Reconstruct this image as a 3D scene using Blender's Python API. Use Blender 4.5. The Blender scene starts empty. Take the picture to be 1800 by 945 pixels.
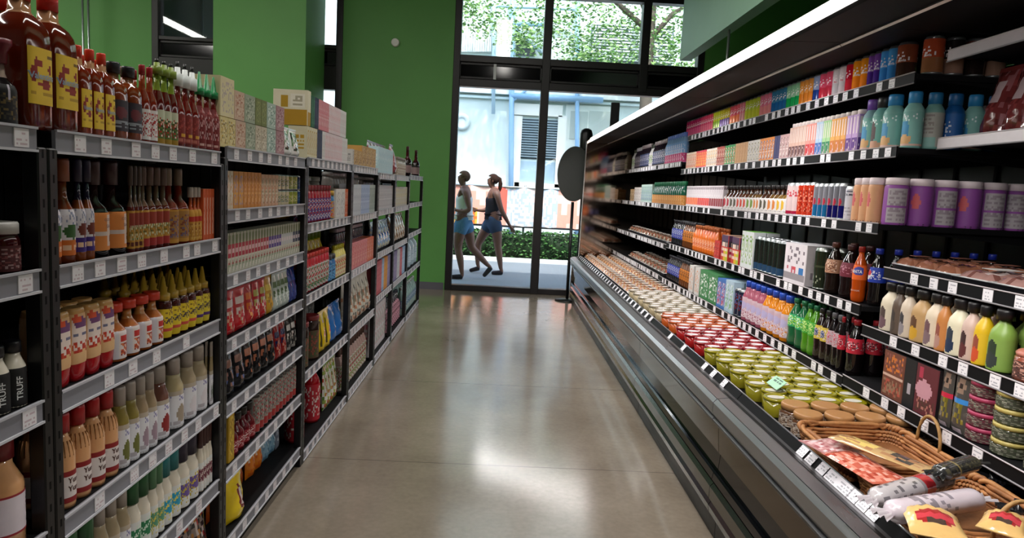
LAMP_A, LAMP_B, COOL, SKY, SUN = 85, 150, 16, .8, 5.5
# display scene: shop aisle between shelving racks and open coolers
import bpy, math, random
from mathutils import Vector, Matrix
PI = math.pi
S = bpy.context.scene
C = S.collection
random.seed(7)
# ---------------------------------------------------------------- camera model (photo 1800 x 945)
F, CX, CY, EYE = 1240.0, 900.0, 472.5, 1.42
_r = math.radians(2.8)
_d = Vector(((882 - CX) / F, (332 - CY) / F, 1.0)).normalized()
_L = Vector((math.cos(_r), math.sin(_r), 0.0)); _L.z = -(_L.x * _d.x + _L.y * _d.y) / _d.z; _L.normalize()
_dn = _d.cross(_L)
if _dn.y < 0: _dn = -_dn
# cam axes (x right, y down, z forward) expressed for world X, Y, Z
AX, AY, AZ = _L, _d, -_dn
def w2c(v): return AX * v[0] + AY * v[1] + AZ * v[2]
def c2w(c): return Vector((AX.dot(c), AY.dot(c), AZ.dot(c)))
def ypx(px, X, z):
    """world y of the point on the line (X, ?, z) seen at picture column px"""
    k = (px - CX) / F; h = z - EYE
    a = X * AX + h * AZ
    return -(a.x - k * a.z) / (AY.x - k * AY.z)
def onz(px, py, z):
    d = c2w(Vector(((px - CX) / F, (py - CY) / F, 1.0))); t = (z - EYE) / d.z
    return Vector((t * d.x, t * d.y, z))
def ony(px, py, Y):
    d = c2w(Vector(((px - CX) / F, (py - CY) / F, 1.0))); t = Y / d.y
    return Vector((t * d.x, Y, EYE + t * d.z))
cam = bpy.data.cameras.new('camera'); co = bpy.data.objects.new('camera', cam); C.objects.link(co)
right, up, back = c2w(Vector((1, 0, 0))), c2w(Vector((0, -1, 0))), c2w(Vector((0, 0, -1)))
M = Matrix((right, up, back)).transposed().to_4x4(); M.translation = (0, 0, EYE)
co.matrix_world = M
cam.sensor_width = 36; cam.lens = 36 * F / 1800; cam.clip_end = 200; cam.clip_start = 0.02
S.camera = co
# ---------------------------------------------------------------- colours and materials
_hc = {}
def hx(s):
    if not isinstance(s, str): return s
    if s not in _hc:
        v = [int(s[i:i + 2], 16) / 255 for i in (0, 2, 4)]
        _hc[s] = tuple((c / 12.92 if c <= .04045 else ((c + .055) / 1.055) ** 2.4) for c in v) + (1.0,)
    return _hc[s]
def hsh(*a):
    x = 0
    for q in a: x = (x * 1000003 + int(q * 7919) + 12345) & 0xffffffff
    x ^= x >> 13; x = (x * 0x5bd1e995) & 0xffffffff; x ^= x >> 15
    return (x & 0xffff) / 65535.0
MATS = {}
def new_mat(name):
    m = bpy.data.materials.new(name); m.use_nodes = True; MATS[name] = m
    nt = m.node_tree
    return m, nt, nt.nodes['Principled BSDF']
def setp(b, **k):
    for n, v in k.items(): b.inputs[n.replace('_', ' ')].default_value = v
def finish(name, rough, metal=0.0, spec=0.5, coat=0.0, var=0.08, emit=0.0, bump=0.0, scale=30):
    """printed surface: takes each face's own colour from the mesh, slightly varied by noise"""
    m, nt, b = new_mat(name)
    at = nt.nodes.new('ShaderNodeAttribute'); at.attribute_name = 'Col'
    no = nt.nodes.new('ShaderNodeTexNoise'); no.inputs['Scale'].default_value = scale
    tc = nt.nodes.new('ShaderNodeTexCoord'); nt.links.new(tc.outputs['Object'], no.inputs['Vector'])
    mr = nt.nodes.new('ShaderNodeMapRange'); mr.inputs[3].default_value = 1 - var; mr.inputs[4].default_value = 1 + var
    nt.links.new(no.outputs[0], mr.inputs[0])
    mx = nt.nodes.new('ShaderNodeVectorMath'); mx.operation = 'SCALE'
    nt.links.new(at.outputs['Color'], mx.inputs[0]); nt.links.new(mr.outputs[0], mx.inputs['Scale'])
    nt.links.new(mx.outputs[0], b.inputs['Base Color'])
    setp(b, Roughness=rough, Metallic=metal, Coat_Weight=coat)
    b.inputs['Specular IOR Level'].default_value = spec
    if bump:
        bp = nt.nodes.new('ShaderNodeBump'); bp.inputs['Strength'].default_value = bump; bp.inputs['Distance'].default_value = .004
        nt.links.new(no.outputs[0], bp.inputs['Height']); nt.links.new(bp.outputs[0], b.inputs['Normal'])
    if emit:
        nt.links.new(mx.outputs[0], b.inputs['Emission Color']); b.inputs['Emission Strength'].default_value = emit
    return m
finish('plastic', .38); finish('glossy', .1, coat=.3); finish('paper', .6); finish('matte', .85, spec=.2)
finish('metal', .28, metal=.9); finish('film', .16, coat=.4, bump=.7, scale=22); finish('skin', .55); finish('cloth', .9, spec=.1, bump=.3, scale=60)
finish('leafy', .7, var=.35, scale=9, spec=.2); finish('lightstrip', .5, emit=1.0)
finish('painted', .5, var=.03, scale=3); finish('fixture', .6, spec=.12, var=.04); finish('wicker', .6, var=.3, scale=70, bump=.6)
def em(name, hexs, st):
    m, nt, b = new_mat(name); setp(b, Base_Color=hx(hexs), Emission_Color=hx(hexs), Emission_Strength=st); return m
# ---------------------------------------------------------------- mesh builder
class MB:
    def __init__(s, fin='plastic'):
        s.v, s.f, s.c, s.m, s.sm, s.fin, s.mats = [], [], [], [], [], fin, []
    def mi(s, fin):
        fin = fin or s.fin
        if fin not in s.mats: s.mats.append(fin)
        return s.mats.index(fin)
    def add(s, vs, fs, col, fin=None, smooth=False):
        b = len(s.v); mi = s.mi(fin); s.v.extend(vs)
        for i, f in enumerate(fs):
            s.f.append(tuple(b + k for k in f)); s.c.append(hx(col[i] if isinstance(col, list) else col)); s.m.append(mi); s.sm.append(smooth)
    def join(s, o):
        b = len(s.v); s.v.extend(o.v)
        for f, c, m, sm in zip(o.f, o.c, o.m, o.sm):
            s.f.append(tuple(b + k for k in f)); s.c.append(c); s.m.append(s.mi(o.mats[m])); s.sm.append(sm)
        return s
    def box(s, x0, x1, y0, y1, z0, z1, col, fin=None, bev=0.0):
        if bev <= 0:
            vs = [(x, y, z) for z in (z0, z1) for y in (y0, y1) for x in (x0, x1)]
            s.add(vs, [(0, 2, 3, 1), (4, 5, 7, 6), (0, 1, 5, 4), (2, 6, 7, 3), (0, 4, 6, 2), (1, 3, 7, 5)], col, fin); return s
        b = min(bev, (x1 - x0) / 2.1, (y1 - y0) / 2.1, (z1 - z0) / 2.1)
        rings = []
        for z, i in ((z0, b), (z0 + b, 0), (z1 - b, 0), (z1, b)):
            k = b
            X0, X1, Y0, Y1 = x0 + i, x1 - i, y0 + i, y1 - i
            rings.append([(X0 + k, Y0, z), (X1 - k, Y0, z), (X1, Y0 + k, z), (X1, Y1 - k, z), (X1 - k, Y1, z), (X0 + k, Y1, z), (X0, Y1 - k, z), (X0, Y0 + k, z)])
        vs = sum(rings, []); fs = [tuple(range(7, -1, -1)), tuple(range(24, 32))]
        for r in range(3):
            for i in range(8): fs.append((r * 8 + i, r * 8 + (i + 1) % 8, r * 8 + 8 + (i + 1) % 8, r * 8 + 8 + i))
        s.add(vs, fs, col, fin); return s
    def lathe(s, prof, col, fin=None, seg=20, sx=1, sy=1, sq=2, cx=0, cy=0, caps=True, smooth=True, art=None):
        n = len(prof); vs = []
        for r, z in prof:
            for i in range(seg):
                x, y = sup(2 * PI * i / seg, sq); vs.append((cx + r * x * sx, cy + r * y * sy, z))
        fs, cs = [], []
        for k in range(n - 1):
            for i in range(seg):
                j = (i + 1) % seg
                fs.append((k * seg + i, k * seg + j, (k + 1) * seg + j, (k + 1) * seg + i))
                if art:
                    a = (2 * PI * (i + .5) / seg + PI / 2) % PI / PI
                    cs.append(sample(art, a, (k + .5) / (n - 1)))
                else: cs.append(col[k] if isinstance(col, list) else col)
        s.add(vs, fs, cs, fin, smooth)
        if caps:
            b = len(s.v) - len(vs); c0 = cs[0]; c1 = cs[-1]; mi = s.mi(fin)
            for f, c in ((tuple(b + i for i in range(seg - 1, -1, -1)), c0), (tuple(b + (n - 1) * seg + i for i in range(seg)), c1)):
                s.f.append(f); s.c.append(hx(c)); s.m.append(mi); s.sm.append(False)
        return s
    def tube(s, pts, r, col, fin=None, seg=8, closed=False):
        pts = [Vector(p) for p in pts]; n = len(pts); vs, fs = [], []
        for k, p in enumerate(pts):
            t = (pts[(k + 1) % n] - pts[k - 1]) if closed else (pts[min(k + 1, n - 1)] - pts[max(k - 1, 0)])
            t.normalize(); a = t.orthogonal() if abs(t.z) > .95 else t.cross(Vector((0, 0, 1)))
            a.normalize(); b = t.cross(a); rr = r[k] if isinstance(r, (list, tuple)) else r
            for i in range(seg):
                q = p + a * math.cos(2 * PI * i / seg) * rr + b * math.sin(2 * PI * i / seg) * rr; vs.append(tuple(q))
        m = n if closed else n - 1
        for k in range(m):
            for i in range(seg):
                j = (i + 1) % seg; k2 = (k + 1) % n
                fs.append((k * seg + i, k * seg + j, k2 * seg + j, k2 * seg + i))
        if not closed: fs += [tuple(range(seg - 1, -1, -1)), tuple((n - 1) * seg + i for i in range(seg))]
        s.add(vs, fs, col, fin, True); return s
    def prism(s, poly, y0, y1, col, fin=None):
        """polygon in (x, z) extruded along y"""
        n = len(poly); vs = [(x, y0, z) for x, z in poly] + [(x, y1, z) for x, z in poly]
        fs = [tuple(range(n)), tuple(range(2 * n - 1, n - 1, -1))] + [(i, i + n, (i + 1) % n + n, (i + 1) % n) for i in range(n)]
        s.add(vs, fs, col, fin); return s
    def grid(s, fn, nu, nv, col, fin=None, smooth=True):
        """fn(u, v) -> point; col: colour or fn(u, v)"""
        vs = [fn(i / nu, j / nv) for j in range(nv + 1) for i in range(nu + 1)]
        fs, cs = [], []
        for j in range(nv):
            for i in range(nu):
                a = j * (nu + 1) + i; fs.append((a, a + 1, a + nu + 2, a + nu + 1))
                cs.append(col((i + .5) / nu, (j + .5) / nv) if callable(col) else col)
        s.add(vs, fs, cs, fin, smooth); return s
    def xform(s, m):
        s.v = [tuple(m @ Vector(p)) for p in s.v]; return s
    def mesh(s, name):
        me = bpy.data.meshes.new(name); me.from_pydata(s.v, [], s.f)
        for f in s.mats: me.materials.append(MATS[f])
        me.polygons.foreach_set('material_index', s.m); me.polygons.foreach_set('use_smooth', s.sm)
        at = me.attributes.new('Col', 'FLOAT_COLOR', 'CORNER'); buf = []
        for f, c in zip(s.f, s.c): buf.extend(tuple(c) * len(f))
        at.data.foreach_set('color', buf); me.update(); return me
    def build(s, name, parent=None, loc=None):
        o = bpy.data.objects.new(name, s.mesh(name)); C.objects.link(o)
        if parent: o.parent = parent
        if loc: o.location = loc
        return o
def sup(t, n):
    c, s_ = math.cos(t), math.sin(t)
    if n == 2: return c, s_
    e = 2 / n
    return math.copysign(abs(c) ** e, c), math.copysign(abs(s_) ** e, s_)
def sample(art, u, v):
    if not isinstance(art, tuple) or isinstance(art[0], float): return art
    for sh in reversed(art[1:]):
        k = sh[0]
        if k == 'r':
            if sh[1] <= u <= sh[2] and sh[3] <= v <= sh[4]: return sh[5]
        elif k == 'e':
            if ((u - sh[1]) / sh[3]) ** 2 + ((v - sh[2]) / sh[4]) ** 2 <= 1: return sh[5]
        elif k == 't':
            if sh[1] <= u <= sh[2] and sh[3] <= v <= sh[4]:
                q = (v - sh[3]) / (sh[4] - sh[3]) * sh[6]
                if q % 1 > .4 and hsh(int(q) + 1, int(u * 24)) > .3: return sh[5]
        elif k == 'n':
            if sh[1] <= u <= sh[2] and sh[3] <= v <= sh[4]:
                fq = 22 if len(sh) > 7 else 16; h = hsh(int(u * fq) + 3, int(v * fq * 1.25) + 5, sh[6] if len(sh) > 6 else 1)
                i = int(h * (len(sh[5]) + .999))
                if i < len(sh[5]) and sh[5][i]: return sh[5][i]
    return art[0]
_tc = {}
def text_geo(s_, size):
    if (s_, size) in _tc: return _tc[(s_, size)]
    cu = bpy.data.curves.new('lettering', 'FONT'); cu.body = s_; cu.size = size; cu.align_x = 'CENTER'; cu.align_y = 'CENTER'; cu.resolution_u = 2
    cu.offset = size * .02
    o = bpy.data.objects.new('lettering', cu); C.objects.link(o)
    dg = bpy.context.evaluated_depsgraph_get(); me = bpy.data.meshes.new_from_object(o.evaluated_get(dg))
    r = ([tuple(v.co) for v in me.vertices], [tuple(p.vertices) for p in me.polygons])
    bpy.data.objects.remove(o); bpy.data.curves.remove(cu); bpy.data.meshes.remove(me)
    _tc[(s_, size)] = r; return r
# ---------------------------------------------------------------- tagging
def empty(name, loc=(0, 0, 0), rz=0):
    o = bpy.data.objects.new(name, None); C.objects.link(o); o.location = loc; o.rotation_euler = (0, 0, rz); o.empty_display_size = .05; return o
def tag(o, label, cat, group=None, kind=None):
    if label: o['label'] = label
    if cat: o['category'] = cat
    if group: o['group'] = group
    if kind: o['kind'] = kind
    return o
def struct(o): o['kind'] = 'structure'; return o
ONES = 'zeroth first second third fourth fifth sixth seventh eighth ninth tenth eleventh twelfth thirteenth fourteenth fifteenth sixteenth seventeenth eighteenth nineteenth'.split()
TENS = {20: 'twent', 30: 'thirt', 40: 'fort', 50: 'fift', 60: 'sixt', 70: 'sevent', 80: 'eight', 90: 'ninet'}
def nth(n):
    if n < 20: return ONES[n]
    if n >= 100: return 'hundred-' + nth(n - 100) if n > 100 else 'hundredth'
    t, o = n // 10 * 10, n % 10
    return TENS[t] + 'ieth' if o == 0 else TENS[t] + 'y-' + ONES[o]
# ---------------------------------------------------------------- products: one prototype of each kind, front towards +x, base at z = 0
class P:
    def __init__(s, name, cat, desc, w, d, h, parts):
        s.name, s.cat, s.desc, s.w, s.d, s.h, s.parts = name, cat, desc, w, d, h, parts
        s._m = s._one = None; s.rnd = parts[0][0] in ('body', 'can_body', 'can_shell', 'cup_body')
    def meshes(s):
        if s._m is None: s._m = [(n, mb.mesh(n)) for n, mb in s.parts]
        return s._m
    def one(s):
        if s._one is None:
            t = MB(s.parts[0][1].fin)
            for n, mb in s.parts: t.join(mb)
            s._one = t.mesh(s.name)
        return s._one
PROF = {
 'flask': [(.94, 0), (1, .03), (1, .68), (.98, .74), (.9, .8), (.72, .855), (.46, .895), (.38, .92), (.36, 1)],
 'neck': [(.92, 0), (1, .02), (1, .58), (.86, .66), (.5, .77), (.4, .84), (.37, 1)],
 'dress': [(.95, 0), (1, .02), (1, .7), (.96, .78), (.78, .87), (.7, .92), (.68, 1)],
 'ranch': [(.95, 0), (1, .02), (1, .68), (.95, .74), (.7, .86), (.58, .93), (.56, 1)],
 'squeeze': [(.95, 0), (1, .05), (1, .72), (.85, .84), (.55, .93), (.45, 1)],
 'jar': [(.9, 0), (1, .04), (1, .8), (.92, .9), (.86, 1)],
 'soda': [(.72, 0), (.9, .04), (.97, .12), (.9, .3), (.97, .42), (.97, .62), (.8, .76), (.45, .9), (.36, .94), (.36, 1)],
 'can': [(.78, 0), (.97, .025), (1, .06), (1, .92), (.86, .985), (.84, 1)],
 'core': [(.94, 0), (1, .03), (.98, .45), (1, .8), (.92, .88), (.66, .97), (.62, 1)],
 'creamer': [(.93, 0), (1, .03), (1, .66), (.9, .78), (.55, .9), (.42, .94), (.42, 1)],
 'tall': [(.95, 0), (1, .02), (1, .93), (.93, .98), (.9, 1)],
 'wine': [(.95, 0), (1, .02), (1, .6), (.85, .68), (.4, .78), (.36, 1)],
 'tottle': [(.8, 0), (.85, .05), (1, .3), (.98, .8), (.9, .96), (.8, 1)],
}
def rat(prof, z):
    for (r0, z0), (r1, z1) in zip(prof, prof[1:]):
        if z <= z1: return r0 + (r1 - r0) * ((z - z0) / max(z1 - z0, 1e-9))
    return prof[-1][0]
def label(prof, sy, sx, sq, z0, z1, art, seg=44, nv=18, fin='paper', k=1.012, span=None):
    m = MB(fin); pts = [(rat(prof, z0 + (z1 - z0) * j / nv) * k, z0 + (z1 - z0) * j / nv) for j in range(nv + 1)]
    if span:
        def fn(u, v):
            a = (u * 2 - 1) * span; zz = z0 + (z1 - z0) * v; r = rat(prof, zz) * k; c, s_ = sup(a, sq); return (r * c * sx, r * s_ * sy, zz)
        m.grid(fn, 20, nv, lambda u, v: sample(art, u, v)); return m
    m.lathe(pts, None, seg=seg, sq=sq, sx=sx, sy=sy, caps=False, art=art); return m
def letter(m, txt, size, r, zc, col, sx=1, sy=1, sq=2, ang=0, vert=False, fin=None, flip=False):
    vs, fs = text_geo(txt, size); out = []
    for x, y, _ in vs:
        if vert: x, y = -y, x
        if sq > 3 and not vert:
            out.append((r * sx * max(0, 1 - min(1, abs(x) / (r * sy)) ** sq) ** (1 / sq) * 1.012 + .0012, x, zc + y)); continue
        a = ang + x / max(r * sy, 1e-6)
        X, Y = sup(a, sq); out.append((r * X * sx * 1.02 + .0006, r * Y * sy * 1.02, zc + y))
    m.add(out, fs, col, fin)
def bot(name, desc, w, h, prof, body, cap, ch, lab=None, d=None, sq=2, ck='cyl', fin='glossy', txt=None, cr=None, cat='bottle', capfin='plastic', seg=20, base=None, neckcol=None, span=None):
    d = d or w; pf = PROF[prof]; bh = h - ch; r = w / 2; sx = d / w
    p = [(a * r, b * bh) for a, b in pf]
    m = MB(fin); cols = [body] * (len(p) - 1)
    if neckcol: cols[-1] = cols[-2] = neckcol
    if base: cols[0] = base
    m.lathe(p, cols, seg=seg, sq=sq, sx=sx, sy=1)
    parts = [('can_body' if prof == 'can' else 'body', m)]
    if lab:
        z0, z1, art = lab
        L = label(p, 1, sx, sq, z0 * bh, z1 * bh, art, span=span)
        if txt:
            for t in (txt if isinstance(txt, list) else [txt]):
                s_, size, zf, c = t[:4]; zz = zf * bh
                letter(L, s_, size, rat(p, zz), zz, c, sx=sx, sq=sq, ang=t[4] if len(t) > 4 else 0, vert=len(t) > 5)
        parts.append(('label', L))
    if ch > 0:
        c = MB(capfin); rc = cr if cr else p[-1][0] * 1.12; z = bh - .001
        if ck == 'cyl': c.lathe([(rc, z), (rc, z + ch * .9), (rc * .9, h)], cap, seg=14)
        elif ck == 'flare': c.lathe([(rc * .8, z), (rc * .85, z + ch * .5), (rc * 1.25, z + ch * .8), (rc * 1.25, h)], cap, seg=14)
        elif ck == 'cone': c.lathe([(rc, z), (rc, z + ch * .3), (rc * .62, z + ch * .34), (rc * .2, h)], cap, seg=14)
        elif ck == 'wide': c.lathe([(rc, z), (rc, z + ch * .85), (rc * .93, h)], cap, seg=16)
        elif ck == 'drip':
            c.lathe([(rc, z), (rc, z + ch * .5), (rc * .55, z + ch * .55), (rc * .5, z + ch * .78)], cap, seg=14)
            c.lathe([(rc * .35, z + ch * .78), (rc * .3, h)], base or cap, seg=10)
        elif ck == 'sleeve': c.lathe([(rc * 1.5, z - bh * .18), (rc * 1.1, z - bh * .06), (rc * 1.05, z + ch)], cap, seg=14)
        elif ck == 'dome': c.lathe([(rc, z), (rc * 1.03, z + ch * .4), (rc * .9, z + ch * .8), (rc * .6, h)], cap, seg=16)
        parts.append(('cap', c))
    q_ = P(name, cat, desc, w, d, h, parts); q_.rnd = sq < 4; return q_
def can(desc, art, w=.062, h=.145, top='b8bcc0', name='drink_can', txt=None):
    p = [(a * w / 2, b * h) for a, b in PROF['can']]
    m = MB('metal'); m.lathe([p[0], p[1], p[2]], top, seg=18)
    m.lathe([(p[2][0] * .985, p[2][1]), (p[3][0] * .985, p[3][1]), p[4], p[5]], top, seg=18)
    m.lathe([(p[5][0] * .6, h), (p[5][0] * .5, h + .0015)], top, seg=10)
    L = MB('glossy'); pts = [p[2], *[(w / 2, p[2][1] + (p[3][1] - p[2][1]) * j / 18) for j in range(1, 19)]]
    L.lathe(pts, None, seg=40, caps=False, art=art)
    if txt:
        for t in (txt if isinstance(txt, list) else [txt]): letter(L, t[0], t[1], w / 2, t[2] * h, t[3], ang=t[4] if len(t) > 4 else .5)
    return P(name, 'can', desc, w, w, h + .002, [('can_shell', m), ('printed_sleeve', L)])
def box(name, desc, w, d, h, front, side=None, top=None, cat='box', lid=None, txt=None, fin='paper', nu=16, nv=18):
    side = side or front; b0 = front[0] if isinstance(front, tuple) else front; top = top or b0
    m = MB(fin); hd, hw, e = d / 2, w / 2, min(.0025, w / 8)
    for (fx, wid, art, n) in (((1, 0), hw - e, front, nu), ((0, -1), hd - e, side, max(4, nu - 2)), ((0, 1), hd - e, side, max(4, nu - 2)), ((-1, 0), hw - e, b0, 1)):
        X, Y = fx
        def fn(u, v, X=X, Y=Y, wid=wid):
            t = (u * 2 - 1) * wid
            return (X * hd - Y * t, Y * hw + X * t, v * h)
        m.grid(fn, n, nv if n > 1 else 1, (lambda u, v, a=art: sample(a, u, v)), smooth=False)
    for sx in (-1, 1):
        for sy in (-1, 1):
            a, b = (sx * hd, sy * (hw - e)), (sx * (hd - e), sy * hw)
            if sx * sy < 0: a, b = b, a
            m.add([(a[0], a[1], 0), (b[0], b[1], 0), (b[0], b[1], h), (a[0], a[1], h)], [(0, 1, 2, 3)], b0)
    oc = [(hd, hw - e), (hd - e, hw), (-hd + e, hw), (-hd, hw - e), (-hd, -hw + e), (-hd + e, -hw), (hd - e, -hw), (hd, -hw + e)]
    m.add([(x, y, h) for x, y in oc] + [(x, y, 0) for x, y in oc], [tuple(range(8)), tuple(range(15, 7, -1))], [top, top])
    if txt:
        for t in (txt if isinstance(txt, list) else [txt]):
            vs, fs = text_geo(t[0], t[1]); vert = len(t) > 4
            m.add([(hd + .0006, (-y if vert else x), t[2] * h + (x if vert else y)) for x, y, _ in vs], fs, t[3])
    parts = [('carton', m)]
    if lid == 'gable':
        g = MB(fin); g.prism([(hd, h), (-hd, h), (-.002, h * 1.12), (.002, h * 1.12)], -hw + e, hw - e, top); g.box(-.003, .003, -hw + e, hw - e, h * 1.11, h * 1.17, top); parts.append(('gable_top', g)); h *= 1.17
    elif lid == 'flap':
        g = MB(fin); g.box(-hd + .001, hd - .001, -hw + .001, hw - .001, h, h + .0012, top); parts.append(('top_flap', g)); h += .0012
    elif isinstance(lid, tuple):
        g = MB('plastic'); r = lid[1]; g.lathe([(r, h), (r, h + lid[2] * .85), (r * .92, h + lid[2])], lid[0], seg=14); parts.append(('screw_cap', g)); h += lid[2]
    return P(name, cat, desc, w, d, h, parts)
def bag(name, desc, w, d, h, art, seal=None, top=.06, fin='film', cat='bag', flat=False, nu=10, nv=12, seed=1):
    """pillow pouch with crimped top seal"""
    m = MB(fin); hw = w / 2
    def th(u, v):
        a = max(0, math.sin(PI * u)) ** .6; b = min(1, (v + .02) * 9) * min(1, (1 - v) * 1.6) ** .7
        return d / 2 * a * b * (.86 + .28 * hsh(int(u * nu), int(v * nv), seed))
    def wd(v): return hw * (1 - .05 * math.sin(PI * v) + .0)
    for sgn in (1, -1):
        def fn(u, v, sgn=sgn):
            t = (u * 2 - 1) * wd(v) * sgn
            return (sgn * th(u, v) * (1 if 0 < v < 1 or v == 0 else 0) + 0, t, v * h * (1 - top))
        m.grid(fn, nu, nv, (lambda u, v: sample(art, u, v)))
    s = MB(fin); sc = seal or (art[0] if isinstance(art, tuple) else art)
    s.grid(lambda u, v: (.0018 * math.sin(u * 40), (u * 2 - 1) * hw, h * (1 - top) + v * h * top), 12, 2, sc)
    s.box(-.001, .001, -hw, hw, h * (1 - top), h, sc)
    p = P(name, cat, desc, w, d * 1.1, h, [('pouch', m), ('crimped_seal', s)])
    if flat:
        R = Matrix.Rotation(-PI / 2, 4, 'Y')      # lies on its back, face up
        T = Matrix.Translation((-h / 2, 0, d / 2 * 1.15)) @ Matrix.Rotation(PI / 2, 4, 'Y').inverted()
        T = Matrix.Translation((h / 2, 0, d / 2 * 1.15)) @ R
        for _, q in p.parts: q.xform(T)
        p.d, p.h = h, d * 1.15
    return p
def cup(name, desc, w, h, body, lid, spot, cat='cup'):
    r = w / 2; m = MB('glossy'); m.lathe([(r * .8, 0), (r * .82, .003), (r * .96, h * .86)], body, seg=20)
    l = MB('glossy'); l.lathe([(r * .99, h * .84), (r, h * .93), (r * .97, h), (r * .86, h), (r * .84, h * .975), (r * .2, h * .98)], lid, seg=20)
    s = MB('paper'); s.lathe([(r * .74, h * .99), (r * .74, h * 1.004), (r * .7, h * 1.008)], spot, seg=16, sx=.9, sy=.62, cx=.08 * r, cy=.08 * r)
    return P(name, cat, desc, w, w, h, [('cup_body', m), ('lid', l), ('sticker', s)])
def shell(name, desc, w, d, h, food, lidc, art=None, cat='food pack'):
    """clear-lidded tray with food inside"""
    t = MB('plastic'); t.prism([(d / 2 * .92, 0), (d / 2, h * .35), (-d / 2, h * .35), (-d / 2 * .92, 0)], -w / 2, w / 2, '15151a')
    f = MB('film')
    def fn(u, v):
        x, y = (v - .5) * d * .96, (u - .5) * w * .94; e = min(1, min(u, 1 - u, v, 1 - v) * 7)
        return (x, y, h * .34 + h * .5 * e * (.75 + .35 * hsh(int(u * 9), int(v * 9), 3)))
    f.grid(fn, 9, 9, lambda u, v: sample(food, u, v))
    L = MB('glossy'); L.box(-d * .18, d * .22, -w * .2, w * .2, h * .93, h * .96, lidc, 'paper')
    L.tube([(d / 2, -w / 2, h * .36), (d / 2, w / 2, h * .36), (-d / 2, w / 2, h * .36), (-d / 2, -w / 2, h * .36)], .003, 'c9c9c9', 'glossy', 6, True)
    return P(name, cat, desc, w, d, h, [('tray', t), ('food', f), ('film_label', L)])
# ---------------------------------------------------------------- placing
RECS = []
def put(p, loc, rz, scale=(1, 1, 1), merged=False, where=None, row='front row', group=None, desc=None, tilt=None):
    if merged:
        o = bpy.data.objects.new(p.name, p.one()); C.objects.link(o)
    else:
        o = bpy.data.objects.new(p.name, None); o.empty_display_size = .02; C.objects.link(o)
        for n, me in p.meshes():
            c = bpy.data.objects.new(n, me); C.objects.link(c); c.parent = o
    o.location = loc; o.rotation_euler = tilt or (0, 0, rz); o.scale = scale
    o['category'] = p.cat; o['group'] = group or ''
    RECS.append((where, row, loc[1], o, desc or p.desc)); return o
def finish_labels():
    by = {}
    for r in RECS:
        if r[0]: by.setdefault((r[0], r[1]), []).append(r)
    for (where, row), rs in by.items():
        rs.sort(key=lambda r: (round(r[2], 3), r[3].location.x if r[0][1] == 'R' else -r[3].location.x))
        for i, r in enumerate(rs):
            lb = f"{r[4]}, {nth(i + 1)} from near end, {row}, {where[0]}"
            if len(lb.split()) > 16: lb = lb.replace('from near end', 'along')
            r[3]['label'] = lb
            r[3]['group'] = f"{r[5] if len(r) > 5 else r[3]['category']}s on the {where[0]}"
def run(side, Xf, z, y0, items, where, rows=1, farY=1e9, back=.02, dz=0, rown=None, rowgap=.006, maxh=None, jit=.0):
    """items: (prototype, end px or None, n) filling the shelf edge from y0; front faces at Xf"""
    sg = -1 if side == 'L' else 1; cur = y0
    for it in items:
        p, pe = it[0], it[1]; opt = it[2] if len(it) > 2 else {}
        off = back + (p.d * .42 if p and p.rnd else 0)
        ye = pe if opt.get('y') else ypx(pe, Xf + sg * off, z)
        if p is None: cur = ye; continue
        if 'start' in opt: cur = max(cur, ypx(opt['start'], Xf + sg * back, z))
        if side == 'L' and 'top' not in where[0]:
            k0 = max(i for i in range(8) if YB[i] <= max(cur, YB[0]) + .03); cur, ye = max(cur, YB[k0] + .036), min(ye, YB[k0 + 1] - .036)
        span = ye - cur
        if span < p.w * .35: continue
        n = opt.get('n') or max(1, round(span / (p.w * 1.02))); k = min(1.3, span / n * .985 / p.w)
        hs = opt.get('h', 1.0)
        if maxh: hs = min(hs, maxh / p.h)
        nr = opt.get('rows', rows)
        for i in range(n):
            y = cur + span * (i + .5) / n
            for q in range(nr):
                kx = min(k, 1.1)
                x = Xf + sg * (back + p.d * kx * (q + .5) + rowgap * q)
                R = (0, 0, (0 if side == 'L' else PI) + (hsh(i, q, z * 100, y * 30) - .5) * opt.get('jit', jit))
                w = where(y) if callable(where) else where
                put(p, (x, y, z + .0015 + dz), R[2], (kx, k, hs), merged=y > farY, where=w, row=rown or ('front row', 'second row', 'third row', 'fourth row', 'fifth row', 'sixth row', 'seventh row', 'eighth row')[q])
        cur = ye
# ---------------------------------------------------------------- surfaces of the room
def wall_mat(name, hexs, rough=.55):
    m, nt, b = new_mat(name); setp(b, Roughness=rough)
    tc = nt.nodes.new('ShaderNodeTexCoord'); n = nt.nodes.new('ShaderNodeTexNoise'); n.inputs['Scale'].default_value = 1.2; n.inputs['Detail'].default_value = 6
    r = nt.nodes.new('ShaderNodeValToRGB'); c = hx(hexs)
    r.color_ramp.elements[0].position = .3; r.color_ramp.elements[1].position = .7
    r.color_ramp.elements[0].color = [v * .93 for v in c[:3]] + [1]; r.color_ramp.elements[1].color = [v * 1.05 for v in c[:3]] + [1]
    nt.links.new(tc.outputs['Object'], n.inputs['Vector']); nt.links.new(n.outputs[0], r.inputs[0]); nt.links.new(r.outputs[0], b.inputs['Base Color'])
    n2 = nt.nodes.new('ShaderNodeTexNoise'); n2.inputs['Scale'].default_value = 160; bp = nt.nodes.new('ShaderNodeBump'); bp.inputs['Strength'].default_value = .08
    nt.links.new(tc.outputs['Object'], n2.inputs['Vector']); nt.links.new(n2.outputs[0], bp.inputs['Height']); nt.links.new(bp.outputs[0], b.inputs['Normal'])
    return m
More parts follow.
